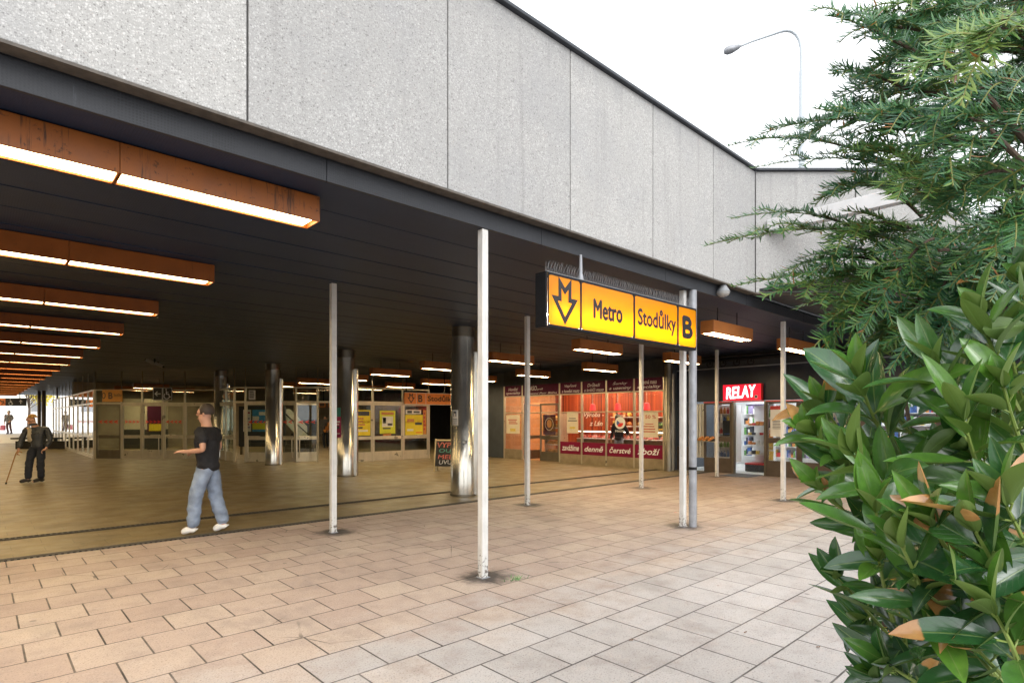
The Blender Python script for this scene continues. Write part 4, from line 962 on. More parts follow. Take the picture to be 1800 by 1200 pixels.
# window, door opening, open leaf, right window
def kwin(a, b):
    mb = MB(Mr); mb.box(a, -.02, 0, b, .05, .42); mb.build('plinth', 'bronze_panel', ks, .004)
    mb = MB(Mr); mb.box(a, -.03, .42, a + .06, .03, 2.02); mb.box(b - .08, -.03, .42, b, .03, 2.02); mb.box(a + .06, -.03, .90, b - .08, .03, 1.04); mb.box(a + .06, -.03, 1.97, b - .08, .03, 2.02); mb.build('window_frame', 'bronze_panel', ks, .004)
    mb = MB(Mr); mb.box(a + .06, -.004, .42, b - .08, .004, .90); mb.box(a + .06, -.004, 1.04, b - .08, .004, 1.97); mb.build('pane', 'shop_glass', ks)
kwin(.95, XR(7.72)); kwin(XR(6.78), XR(5.9)); kwin(XR(5.9), XR(4.4)); kwin(XR(4.4), XR(2.9))
mb = MB(Mr); mb.box(XR(7.72) - .015, -.04, 0, XR(7.72) + .04, .1, 2.05); mb.box(XR(6.82), -.04, 0, XR(6.82) + .05, .1, 2.05); mb.build('door_frame', 'dark_steel', ks)
MB(Mr).box(.95, -.035, 2.022, XR(2.9), -.0, 2.05).build('red_strip', 'decal_red', ks)
MB(Mr).box(-.1, 3.6, 0, 8.6, 3.7, 2.6).build('back_wall', 'shelf_white', ks); MB(Mr).box(-.1, .13, 0, 0, 3.6, 2.6).build('inner_wall', 'shelf_white', ks); MB(Mr).box(8.5, .13, 0, 8.6, 3.6, 2.6).build('inner_wall', 'shelf_white', ks)
MB(Mr).box(0, .13, 2.45, 8.5, 3.6, 2.5).build('ceiling', 'shelf_white', ks); MB(Mr).box(0, .13, .001, 8.5, 3.6, .006).build('floor', 'side_pale', ks)
for x in (.8, 2.4, 4.2, 6.2): MB(Mr).box(x, .5, 2.42, x + .3, 3.0, 2.447).build('ceiling_light', 'kiosk_light', ks)
MB(Mr).box(XR(2.9) + .002, .0, 0, 8.6, .12, 2.055).build('side_panel', 'bronze_panel', ks, .004); MB(Mr).box(8.602, .0, 0, 8.66, 3.7, 3.42).build('side_wall', 'navy_wall', ks)
# red sign
t = thing('kiosk_sign', 'bright red lit box sign with white word RELAY above the kiosk door', 'sign', tuple(Mr @ Vector((XR(7.9), 0, 2.07))), R(-90))
x0, x1 = XR(7.94), XR(6.84); z0, z1 = 2.06, 2.52
MB(Mr).box(x0, -.16, z0, x1, -.03, z1).build('box', 'decal_red', t, .004)
MB(Mr).box(x0 + .01, -.164, z0 + .01, x1 - .01, -.161, z1 - .01).build('face', 'relay_red', t)
mb = MB(Mr); mb.text('RELAY', x0 + .11, x1 - .16, z0 + .08, z1 - .06, -.168, 0, .08, .028, slope=.06); mb.build('lettering', 'relay_white', t)
mb = MB(Mr); mb.cyl((x1 - .14, -.165, z0 + .1), (x1 - .14, -.170, z0 + .1), .05, 20, 0); mb.cyl((x1 - .14, -.171, z0 + .1), (x1 - .14, -.174, z0 + .1), .035, 16, 1); mb.build('emblem', ['letter_white', 'goods_dark'], t)
# goods inside the kiosk
t = thing('cool_cabinet', 'white open cool cabinet with shelves just inside the kiosk door', 'cabinet', tuple(Mr @ Vector((XR(7.5), .9, 0))), R(-90))
a, b = XR(7.72) + .0, XR(7.72) + .62
MB(Mr).box(a, .75, .02, b, 1.4, .22).build('base', 'goods_dark', t, .01); MB(Mr).box(a, .74, .222, b, 1.4, .26).build('red_rim', 'goods_red', t)
MB(Mr).box(a, 1.36, .26, b, 1.4, 1.98).build('back', 'shelf_white', t); MB(Mr).box(b - .03, .75, .26, b, 1.36, 1.98).build('side', 'shelf_white', t); MB(Mr).box(a, .8, 1.94, b - .03, 1.36, 1.98).build('top', 'goods_violet', t)
gi = ['goods_red', 'goods_blue', 'goods_green', 'goods_yellow', 'goods_orange', 'goods_dark', 'goods_white', 'goods_violet']
cn = ['red', 'blue', 'green', 'yellow', 'orange', 'dark', 'white', 'violet']
rg = random.Random(5)
for i, z in enumerate((.50, .78, 1.06, 1.34)):
    MB(Mr).box(a, .85, z, b - .03, 1.36, z + .02).build('shelf', 'goods_white', t)
    for j in range(5):
        c_ = rg.choice((0, 4, 5, 6, 6, 3)); x = a + .03 + j * .115
        tag(MB(Mr).box(x, .88, z + .022, x + .085, 1.0, z + .022 + rg.uniform(.06, .12)).build('snack_packet', gi[c_], None, .008), f'{cn[c_]} snack packet on a shelf of the white cool cabinet', 'packet', 'snack packets in the cool cabinet')
t = thing('newspaper_rack', 'tall rack of newspapers and magazines in the kiosk doorway', 'rack', tuple(Mr @ Vector((XR(7.0), .6, 0))), R(-90))
a2, b2 = XR(7.72) + .66, XR(6.82) - .02
MB(Mr).box(a2, .62, .02, b2, .70, 2.0).build('frame', 'shelf_white', t)
for k in range(4): MB(Mr).box(a2, .48, .35 + k * .4, b2, .619, .37 + k * .4).build('shelf', 'side_pale', t)
for k in range(5):
    for j in range(2):
        c_ = rg.randrange(8); x = a2 + .01 + j * .13; z = .40 + k * .30
        M2 = Mr @ fr((x, .50, z)) @ Matrix.Rotation(R(-12), 4, 'X')
        o = tag(MB(M2).box(0, 0, 0, .115, .008, .25).build('magazine', gi[c_], None), f'{cn[c_]} magazine on the rack in the kiosk doorway', 'magazine', 'magazines on the kiosk rack')
# window goods
t = thing('window_shelf', 'lit shelf unit with goods in the kiosk window left of the door', 'shelf', tuple(Mr @ Vector((1.4, .4, 0))), R(-90))
for x in (1.1, 1.76): MB(Mr).box(x, .3, .3, x + .03, .6, 1.95).build('side', 'shelf_white', t)
MB(Mr).box(1.13, .58, .3, 1.76, .6, 1.95).build('back', 'shelf_white', t)
for z in (.42, .70, 1.10, 1.45, 1.68): MB(Mr).box(1.13, .3, z, 1.76, .58, z + .02).build('shelf', 'shelf_white', t)
for z in (.442, .722, 1.122, 1.472, 1.702):
    for j in range(6):
        c_ = (1 if z < .5 else 2 if z < .8 else 5 if (z < 1.2 and j > 2) else rg.choice((0, 3, 4, 1, 6))); x = 1.14 + j * .103
        h_ = rg.uniform(.14, .21); w_ = .04
        mb = MB(Mr); mb.tube([(x + .045, .38, z), (x + .045, .38, z + h_ * .65), (x + .045, .38, z + h_ * .8), (x + .045, .38, z + h_)], [w_, w_, .016, .016], 10)
        tag(mb.build('bottle', gi[c_], None, smooth=True), f'{cn[c_]} bottle on the lit shelf in the kiosk window', 'bottle', 'bottles in the kiosk window')
tag(MB(Mr).sph((1.05, -.0, 1.0), (.02, .02, .02), 6, 4).build('dummy', 'goods_orange', None), 'x', 'x') if False else None
t = thing('bread_display', 'heap of orange brown pastries on the ledge of the kiosk window', 'pastries', tuple(Mr @ Vector((1.05, -.05, .95))), R(-90))
mb = MB(Mr)
for i in range(9): mb.sph((.82 + i * .055, -.075 - .02 * (i % 2), .935 + .035 * (i % 3)), (.06, .045, .04), 10, 6)
tag(mb.build('pastry_heap', 'goods_orange', t, smooth=True), kind='stuff'); MB(Mr).box(.76, -.14, .885, 1.34, -.033, .90).build('tray', 'stainless_frame', t)
poster('poster', 'white sheet with small print in the kiosk window right of the door', Mr @ fr((0, -.002, 0)), XR(6.66), 1.08, .42, .82, 'paper_white', [(.0, 1, .88, 1, 0)] + [(.15, .85, .5 - .05 * i, .52 - .05 * i, 1) for i in range(6)] + [(.2, .8, .56, .58, 1)], mats=['goods_red', 'goods_dark'])
t = thing('card_rack', 'rack of small blue packets in the right kiosk window', 'rack', tuple(Mr @ Vector((XR(5.3), .3, 1))), R(-90))
MB(Mr).box(XR(5.85), .32, .6, XR(4.5), .35, 1.95).build('board', 'shelf_white', t)
for i in range(11):
    for j in range(6):
        tag(MB(Mr).box(XR(5.8) + i * .115, .30, 1.08 + j * .14, XR(5.8) + i * .115 + .075, .318, 1.08 + j * .14 + .09).build('blister_packet', gi[(1, 5, 1, 6)[(i * 7 + j * 3) % 4]], None), 'small packet hanging on the rack in the right kiosk window', 'packet', 'packets on the card rack')
tag(MB(Mr).box(XR(7.66), -.9, .002, XR(6.88), .08, .012).build('door_mat', 'mat_grey', None), 'grey doormat lying in the kiosk doorway', 'doormat')
t = thing('stock_shelf', 'wide white shelf wall full of colourful goods at the back of the kiosk', 'shelf', tuple(Mr @ Vector((4, 3.4, 0))), R(-90))
MB(Mr).box(.6, 3.5, .1, 7.5, 3.58, 2.2).build('back', 'shelf_white', t)
mb = MB(Mr); mg = MB(Mr); rk = random.Random(9)
for z in (.3, .65, 1.0, 1.35, 1.7):
    mb.box(.6, 3.2, z, 7.5, 3.5, z + .02)
    x = .65
    while x < 7.4:
        w = rk.uniform(.03, .09); mg.box(x, 3.22, z + .022, x + w, 3.4, z + .022 + rk.uniform(.10, .28), rk.choice((0, 1, 2, 3, 4, 5, 6, 6, 6, 7, 5, 1))); x += w + .006
mb.build('shelf', 'goods_white', t); tag(mg.build('goods', gi, t), kind='stuff')
t = thing('poster', 'dark blue square poster standing in the left kiosk window', 'poster', tuple(Mr @ Vector((1.55, .25, 1.05))), R(-90)); MB(Mr).box(1.40, .25, 1.06, 1.72, .262, 1.50).build('sheet', 'navy_wall', t); MB(Mr).box(1.44, .246, 1.10, 1.68, .249, 1.13).build('print', 'goods_blue', t)
# pipes above the kiosk wall
t = thing('pipe_run', 'tangle of dark pipes and valves under the ceiling above the kiosk sign', 'pipes', tuple(Mr @ Vector((1.5, -.3, 3.2))), R(-90))
mb = MB(Mr); mb.tube([(.3, -.25, 3.22), (8.4, -.25, 3.22)], .05, 12); mb.tube([(.3, -.42, 3.30), (8.4, -.42, 3.30)], .03, 10); mb.build('pipe', 'black_metal', t, smooth=True)
for x in (1.3, 1.7, 2.1, 2.5):
    mb = MB(Mr); mb.tube([(x + .09 * math.cos(R(a)), -.33, 3.12 + .09 * math.sin(R(a))) for a in range(0, 361, 30)], .014, 6); mb.cyl((x, -.33, 3.12), (x, -.28, 3.22), .02, 8)
    mb.tube([(x - .09, -.33, 3.12), (x + .09, -.33, 3.12)], .01, 6); mb.build('valve_wheel', 'black_metal', t, smooth=True)

# ------------------------------------------------------------------ street lamp on the upper street
T = 19.0; b = cw(1409, 300, T); zb = 5.45
t = thing('street_lamp', 'tall pale street lamp with curved arm above the roof edge', 'street lamp', (b.x, b.y, zb))
P = lambda px, py: cw(px, py, T)
MB().tube([(b.x, b.y, zb), P(1409, 220), P(1409, 125)], [.13, .085, .075], 16).build('pole', 'lamp_paint', t, smooth=True)
arc = [P(1409, 125), P(1408.5, 108), P(1408, 85), P(1405, 71), P(1399, 61), P(1391, 55.5), P(1382, 54), P(1373, 55.5), P(1350, 63.5), P(1322, 73), P(1299, 82.5)]
MB().tube(arc, [.05] * 8 + [.04, .035, .035], 12).build('arm', 'lamp_paint', t, smooth=True)
hd = P(1302, 81); he = P(1272.5, 92); d = (he - hd); L = d.length; ang = math.atan2(d.z, d.dot(CR)); M = fr(hd, DG) @ Matrix.Rotation(-ang, 4, 'Y')
mb = MB(M); pr = [(0, .04), (.08, .075), (.2, .10), (.34, .125), (.48, .12), (L - .02, .07), (L, .02)]
mb.tube([(x, 0, 0) for x, _ in pr], [r for _, r in pr], 16); hdO = mb.build('lamp_head', 'galvanised', t, smooth=True)
mb = MB(M); mb.sph((L - .2, 0, -.075), (.17, .085, .06), 14, 8); mb.build('lens', 'dome_white', t, smooth=True)

# ------------------------------------------------------------------ beyond the passage
t = thing('building', 'pale building outside beyond the bright passage exit', 'building', (0, 96, .45))
MB().box(-40, 96, .45, 30, 108, 14).build('wall', 'white_render', t)
for i in range(9):
    for j in range(3):
        x = -20 + i * 5; o = MB().box(x, 95.9, 2.4 + j * 4, x + 1.6, 95.99, 4.2 + j * 4).build('window', 'white_render', t)
        MB().box(x + .1, 95.86, 2.5 + j * 4, x + 1.5, 95.895, 4.1 + j * 4).build('pane', 'galvanised', o)
for px, lab, r in ((69, 'left of two brown steel posts near the bright exit', .10), (77, 'right of two brown steel posts near the bright exit', .12), (101, 'thin grey steel post near the bright exit', .04)):
    b = cw(px, 780, 38 if px < 90 else 34)
    MBt = MB(); zf = .0
    MBt.cyl((b.x, b.y, zf), (b.x, b.y, 3.404), r, 14); o = MBt.build('steel_post', 'bronze_panel', None, smooth=True); tag(o, lab, 'post')
def leafy(name, label, base, h, rad, m, n, seed, size=.16):
    r = random.Random(seed); t = thing(name, label, 'tree', base)
    b = Vector(base); mb = MB(); mb.tube([b, b + Vector((.1, 0, h * .35)), b + Vector((0, .15, h * .7))], [.16, .12, .05], 8)
    cl = []
    for i in range(12):
        a = r.uniform(0, 6.28); e = b + Vector((math.cos(a) * rad * r.uniform(.4, .9), math.sin(a) * rad * r.uniform(.4, .9), h * r.uniform(.5, 1.0)))
        mb.tube([b + Vector((0, 0, h * r.uniform(.3, .55))), e], [.05, .015], 5); cl.append(e)
    mb.build('trunk', 'bark', t)
    mb = MB()
    for i in range(n):
        c = r.choice(cl) + Vector((r.gauss(0, .45), r.gauss(0, .45), r.gauss(0, .4)))
        u = Vector((r.gauss(0, 1), r.gauss(0, 1), r.gauss(0, 1))).normalized(); w = u.orthogonal().normalized(); k = size * r.uniform(.6, 1.3)
        mb.quad([c - u * k, c + w * k * .5, c + u * k, c - w * k * .5])
    mb.build('crown', m, t)
b = cw(50, 740, 70); leafy('tree', 'yellow leaved tree outside the bright passage exit', (b.x, b.y, .45), 6.5, 2.2, 'leaf_gold', 2600, 3)

# ------------------------------------------------------------------ people
from mathutils import noise as mnoise
def skin_mesh(name, V, E, rad, mat, parent, M, sub=2, fold=0):
    me = bpy.data.meshes.new(name); me.from_pydata([tuple(M @ Vector(v)) for v in V], E, [])
    o = bpy.data.objects.new(name, me); C.objects.link(o)
    md = o.modifiers.new('skin', 'SKIN'); md.use_smooth_shade = True; md.branch_smoothing = .4
    for i, sv in enumerate(me.skin_vertices[0].data):
        r = rad[i]; sv.radius = (r, r) if not isinstance(r, tuple) else r; sv.use_root = (i == 0)
    o.modifiers.new('sub', 'SUBSURF').levels = sub; o.modifiers['sub'].render_levels = sub
    dg = bpy.context.evaluated_depsgraph_get(); dg.update()
    m2 = bpy.data.meshes.new_from_object(o.evaluated_get(dg)); bpy.data.objects.remove(o); bpy.data.meshes.remove(me)
    if fold:
        off = Vector((len(m2.vertices) * .37, 3.1, 7.7)); nrm = [v.normal.copy() for v in m2.vertices]
        for v, nn in zip(m2.vertices, nrm):
            q = v.co - M.translation; a = mnoise.noise(Vector((q.x * 7, q.y * 7, q.z * 16)) + off) + .6 * mnoise.noise(Vector((q.x * 16, q.y * 16, q.z * 30)) + off)
            v.co += nn * fold * (a - .25)
    m2.name = name; m2.materials.clear(); m2.materials.append(MATS[mat]); m2.polygons.foreach_set('use_smooth', [True] * len(m2.polygons))
    m2.polygons.foreach_set('material_index', [0] * len(m2.polygons))
    ob = bpy.data.objects.new(name, m2); C.objects.link(ob)
    if parent is not None:
        Mx = ROOT.get(parent.name, Matrix()); m2.transform(Mx.inverted()); ob.parent = parent; ROOT[ob.name] = Mx
    return ob
class SK:
    def __init__(s): s.V = []; s.E = []; s.R = []; s.ix = {}
    def p(s, name, co, r, link=None):
        s.V.append(tuple(co)); s.R.append(r); s.ix[name] = len(s.V) - 1
        if link is not None: s.E.append((s.ix[link], len(s.V) - 1))
        return s
    def chain(s, names, cos, rs, link=None):
        for n, c, r in zip(names, cos, rs): s.p(n, c, r, link); link = n
        return s
def lerp(a, b, t): return tuple(a[i] + (b[i] - a[i]) * t for i in range(3))
def hand(sk, pre, wrist, dirn, palm, curl=.5, k=1.0):
    """palm, four fingers and a side thumb grown from the wrist joint"""
    d = Vector(dirn).normalized(); n = Vector(palm); n = (n - d * n.dot(d)).normalized(); s_ = d.cross(n)
    w = Vector(wrist); pm = w + d * .05 * k; sk.p(pre + 'palm', pm, .026 * k, pre + 'wrist')
    kn = w + d * .085 * k
    for i, (off, ln) in enumerate(((-.030, .070), (-.010, .080), (.010, .075), (.028, .058))):
        a = kn + s_ * off * k; sk.p(f'{pre}f{i}a', a, .0105 * k, pre + 'palm')
        b = a + (d * math.cos(curl) + n * math.sin(curl)) * ln * .5 * k; sk.p(f'{pre}f{i}b', b, .0085 * k, f'{pre}f{i}a')
        c = b + (d * math.cos(curl * 2) + n * math.sin(curl * 2)) * ln * .5 * k; sk.p(f'{pre}f{i}c', c, .007 * k, f'{pre}f{i}b')
    a = w + d * .035 * k - s_ * .035 * k; sk.p(pre + 't1', a, .012 * k, pre + 'palm')
    sk.p(pre + 't2', a + (d * .8 - s_ * .45 + n * .4).normalized() * .038 * k, .0095 * k, pre + 't1')
def person(label, loc, J, look, style, scale=1.0, rot=DG):
    """J: joints in screen-facing local metres (x to the right of the picture, y away, z up)"""
    t = thing('person', label, 'person', loc, R(rot)); M = fr(loc, rot) @ Matrix.Scale(scale, 4)
    sk = SK(); g = J
    sk.p('pelvis', g['pelvis'], .05); sk.p('waist', lerp(g['pelvis'], g['chest'], .5), .07, 'pelvis'); sk.p('chest', g['chest'], .10, 'waist')
    hx = Vector(g['head']); L = Vector(look).normalized(); sd_ = L.cross(UP).normalized()
    sk.p('neck', g['neck'], .072, 'chest'); sk.p('jaw', tuple(Vector(lerp(g['neck'], g['head'], .5)) + L * .012), .082, 'neck'); sk.p('skull', tuple(hx - L * .012), .108, 'jaw'); sk.p('crown', tuple(hx + UP * .07 - L * .015), .085, 'skull')
    sk.p('chin', tuple(hx + L * .052 - UP * .085), .046, 'jaw'); sk.p('brow', tuple(hx + L * .052 + UP * .012), .058, 'skull'); sk.p('nose', tuple(hx + L * .105 - UP * .028), .015, 'brow')
    for s_ in 'ab':
        sk.p(s_ + 'sh', g[s_ + 'sh'], .058, 'chest'); sk.p(s_ + 'el', g[s_ + 'el'], .042, s_ + 'sh'); sk.p(s_ + 'wrist', g[s_ + 'wr'], .027, s_ + 'el')
        hand(sk, s_, g[s_ + 'wr'], g[s_ + 'hd'], g.get(s_ + 'pn', (0, -1, 0)), g.get(s_ + 'cu', .5))
        sk.p(s_ + 'hip', g[s_ + 'hip'], .04, 'pelvis'); sk.p(s_ + 'kn', g[s_ + 'kn'], .04, s_ + 'hip'); sk.p(s_ + 'an', g[s_ + 'an'], .038, s_ + 'kn'); sk.p(s_ + 'to', g[s_ + 'to'], .034, s_ + 'an')
    skin_mesh('body', sk.V, sk.E, sk.R, style['skin'], t, M)
    # face
    mb = MB(M)
    for q in (-1, 1): mb.sph(hx + L * .082 + sd_ * .030 * q + UP * .002, .010, 8, 6)
    mb.build('eyes', 'eye_dark', t, smooth=True)
    mb = MB(M)
    for q in (-1, 1): mb.sph(hx + sd_ * .080 * q - UP * .02 - L * .01, (.018, .018, .030), 8, 6)
    mb.build('ears', style['skin'], t, smooth=True)
    mb = MB(M); mb.tube([hx + L * .070 - UP * .072 - sd_ * .022, hx + L * .086 - UP * .074, hx + L * .070 - UP * .072 + sd_ * .022], [.004, .007, .004], 6); mb.build('mouth', 'lip_red', t, smooth=True)
    # hair or cap
    mb = MB(M); c = hx - L * .030 + UP * .026
    mb.sph(c, (.098, .098, .106), 18, 10, 0, 0, style.get('hairdown', .56) + (-.10 if style.get('cap') else .06))
    if style.get('cap'):
        mb.hprism([((hx + L * (.05 + .075 * math.cos(R(a))) + sd_ * .075 * math.sin(R(a)))[0], (hx + L * (.05 + .075 * math.cos(R(a))) + sd_ * .075 * math.sin(R(a)))[1]) for a in range(-90, 91, 15)], hx.z + .046, hx.z + .056)
    mb.build('cap' if style.get('cap') else 'hair', style['hair'], t, smooth=True)
    # upper clothing
    sk = SK(); k = style.get('bulk', 1.0)
    hem = g.get('hem', lerp(g['pelvis'], g['chest'], -.15))
    sk.p('w', lerp(g['pelvis'], g['chest'], .45), .150 * k); sk.p('h', hem, .150 * k, 'w'); sk.p('c', g['chest'], .160 * k, 'w'); sk.p('n', lerp(g['chest'], g['neck'], .72), .078 * k, 'c')
    for s_ in 'ab':
        e = style.get('sleeve', 1.0)
        sk.p(s_ + 's', g[s_ + 'sh'], .080 * k, 'c')
        if e >= 1: sk.p(s_ + 'e', g[s_ + 'el'], .062 * k, s_ + 's'); sk.p(s_ + 'w', lerp(g[s_ + 'el'], g[s_ + 'wr'], .9), .048 * k, s_ + 'e')
        else: sk.p(s_ + 'e', lerp(g[s_ + 'sh'], g[s_ + 'el'], e), .070 * k, s_ + 's')
    skin_mesh(style['topname'], sk.V, sk.E, sk.R, style['top'], t, M, 3, .014)
    # trousers
    sk = SK(); b_ = style.get('leg', 1.0)
    sk.p('p', g['pelvis'], .152); sk.p('pt', lerp(g['pelvis'], g['chest'], .3), .14, 'p')
    for s_ in 'ab':
        sk.p(s_ + 'h', g[s_ + 'hip'], .100 * b_, 'p'); sk.p(s_ + 'k', g[s_ + 'kn'], .078 * b_, s_ + 'h'); sk.p(s_ + 'a', lerp(g[s_ + 'kn'], g[s_ + 'an'], 1.04), .070 * b_, s_ + 'k')
    skin_mesh('trousers', sk.V, sk.E, sk.R, style['trousers'], t, M, 3, .014)
    for s_ in 'ab':
        an, to = Vector(g[s_ + 'an']), Vector(g[s_ + 'to']); hl = an + (an - to) * .25; hl.z = an.z - .045 if an.z > .1 else .035
        sk = SK(); sk.p('a', an, .052); sk.p('h', hl, .046, 'a'); sk.p('m', lerp(an, to, .55), .052, 'a'); sk.p('t', to, .040, 'm')
        skin_mesh('shoe', sk.V, sk.E, sk.R, style['shoes'], t, M)
    return t, M
# walking person
W_ = dict(pelvis=(.03, 0, .93), chest=(.02, 0, 1.30), neck=(.0, 0, 1.49), head=(-.02, 0, 1.63),
          ash=(.02, -.19, 1.41), ael=(.10, -.25, 1.14), awr=(-.15, -.22, 1.12), ahd=(-1, .0, .05), apn=(0, .3, -1), acu=.25,
          bsh=(.02, .19, 1.41), bel=(.06, .25, 1.13), bwr=(-.20, .18, 1.10), bhd=(-1, -.1, -.1), bpn=(0, -.3, -1), bcu=.4,
          ahip=(.03, -.10, .90), akn=(-.09, -.10, .50), aan=(-.12, -.10, .10), ato=(-.27, -.12, .035),
          bhip=(.03, .10, .90), bkn=(.08, .09, .49), ban=(.20, .09, .12), bto=(.06, .07, .036), hem=(.03, 0, .81))
o_ = cw(362, 938, 7.78); o_.z = 0
person('person in black T-shirt, pale jeans and white trainers walking across the hall', tuple(o_), W_, (-1, -.25, -.05),
       dict(skin='skin', hair='hair_dark', top='cloth_black', topname='t_shirt', sleeve=.75, bulk=1.08, trousers='denim_pale', shoes='shoe_white', leg=1.22, hairdown=.58))
# old man with cane
O_ = dict(pelvis=(.04, 0, .88), chest=(.02, 0, 1.22), neck=(-.04, -.02, 1.41), head=(-.09, -.05, 1.54),
          ash=(-.17, -.08, 1.33), ael=(-.26, -.12, 1.06), awr=(-.27, -.20, .80), ahd=(-.1, -.25, -.9), apn=(.4, .8, -.2), acu=.9,
          bsh=(.21, .05, 1.33), bel=(.33, .02, 1.05), bwr=(.30, -.08, .82), bhd=(-.6, -.5, -.4), bpn=(0, 0, -1), bcu=.8,
          ahip=(-.06, -.02, .85), akn=(-.10, -.10, .46), aan=(-.10, -.12, .09), ato=(-.24, -.22, .035),
          bhip=(.13, .02, .85), bkn=(.12, -.03, .46), ban=(.10, .02, .09), bto=(.03, -.16, .035), hem=(.05, 0, .82))
o_ = cw(64, 848, 14.05); o_.z = 0
pm, Mm = person('old man in ochre cap and dark quilted jacket leaning on a walking cane', tuple(o_), O_, (-.95, -.35, -.05),
       dict(skin='skin', hair='cap_ochre', cap=True, top='quilted_coat', topname='jacket', bulk=1.04, trousers='trouser_navy', shoes='shoe_black', leg=1.12, hairdown=.55))
sk = SK(); sk.chain(['a', 'b', 'c'], [(-.085, -.075, 1.36), (-.070, -.085, 1.15), (-.055, -.08, .98), (-.04, -.075, .80)], [.055, .078, .078, .06])
skin_mesh('jumper', sk.V, sk.E, sk.R, 'jumper_beige', pm, Mm)
sk = SK(); sk.chain(['a', 'b', 'c'], [(-.155, -.02, 1.43), (-.06, -.10, 1.41), (.05, -.03, 1.43)], [.032, .034, .034]); skin_mesh('collar', sk.V, sk.E, sk.R, 'quilted_coat', pm, Mm)
hb = Mm @ Vector((-.275, -.235, .74))
t = thing('walking_cane', 'thin wooden walking cane held by the old man in the cap', 'cane', tuple(Mm @ Vector((-.44, -.34, 0))), R(DG))
MB(Mm).tube([(-.44, -.34, .03), (-.285, -.25, .72)], [.011, .013], 10).build('stick', 'cane_wood', t, smooth=True)
MB(Mm).tube([(-.285, -.25, .715), (-.27, -.24, .755), (-.22, -.21, .765), (-.19, -.19, .745)], .015, 10).build('grip', 'cane_wood', t, smooth=True)
MB(Mm).cyl((-.444, -.342, .0), (-.438, -.338, .04), .017, 10).build('tip', 'rubber_black', t)
# woman far away with a pink bag
F_ = dict(pelvis=(0, 0, .92), chest=(0, 0, 1.26), neck=(0, 0, 1.46), head=(.0, -.02, 1.60),
          ash=(-.18, 0, 1.38), ael=(-.27, .02, 1.10), awr=(-.29, -.05, .84), ahd=(0, 0, -1), apn=(1, 0, 0), acu=.8,
          bsh=(.18, 0, 1.38), bel=(.29, 0, 1.12), bwr=(.22, -.14, .95), bhd=(-.4, -.3, -.5), bpn=(0, 1, 0), bcu=.4,
          ahip=(-.09, 0, .88), akn=(-.08, -.06, .48), aan=(-.06, .02, .09), ato=(-.08, -.13, .035),
          bhip=(.09, 0, .88), bkn=(.09, .03, .48), ban=(.10, .12, .10), bto=(.10, -.02, .035), hem=(0, 0, .80))
o_ = cw(15.5, 763, 42); o_.z = .44
person('distant woman with light hair in a patterned grey coat near the exit', tuple(o_), F_, (0, -1, 0),
       dict(skin='skin', hair='hair_grey', top='coat_grey', topname='coat', bulk=1.25, trousers='legging_brown', shoes='shoe_black', leg=.95, hairdown=.62))
Mf = fr(tuple(o_), DG)
t = thing('shopping_bag', 'pink shopping bag carried by the distant woman', 'bag', tuple(Mf @ Vector((-.33, -.05, .3))), R(DG))
mb = MB(Mf); mb.prism([(-.55, .28), (-.23, .28), (-.25, .66), (-.50, .66)], -.14, .02); mb.build('body', 'bag_pink', t, .02)
mb = MB(Mf); mb.tube([(-.44, -.06, .65), (-.38, -.06, .76), (-.30, -.06, .765), (-.28, -.06, .65)], .009, 6); mb.build('handle', 'bag_pink', t)
# people deep inside
o_ = cw(572, 790, 30.5); o_.z = 0
person('person in an orange top and dark trousers deep inside the vestibule', tuple(o_), F_, (-.2, -1, 0),
       dict(skin='skin', hair='hair_dark', top='jacket_orange', topname='jacket', bulk=1.0, trousers='trouser_navy', shoes='shoe_black', leg=1.0, hairdown=.6))
o_ = Mw @ Vector((5.02, .72, 0))
B_ = dict(F_); B_['bel'] = (.30, .06, 1.12); B_['bwr'] = (.24, .24, 1.02)
person('customer in a dark jacket standing at the butcher counter', tuple(o_), B_, (.1, 1, 0),
       dict(skin='skin', hair='hair_dark', top='trouser_navy', topname='jacket', bulk=1.15, trousers='denim_pale', shoes='shoe_black', leg=1.0, hairdown=.62), rot=-90)

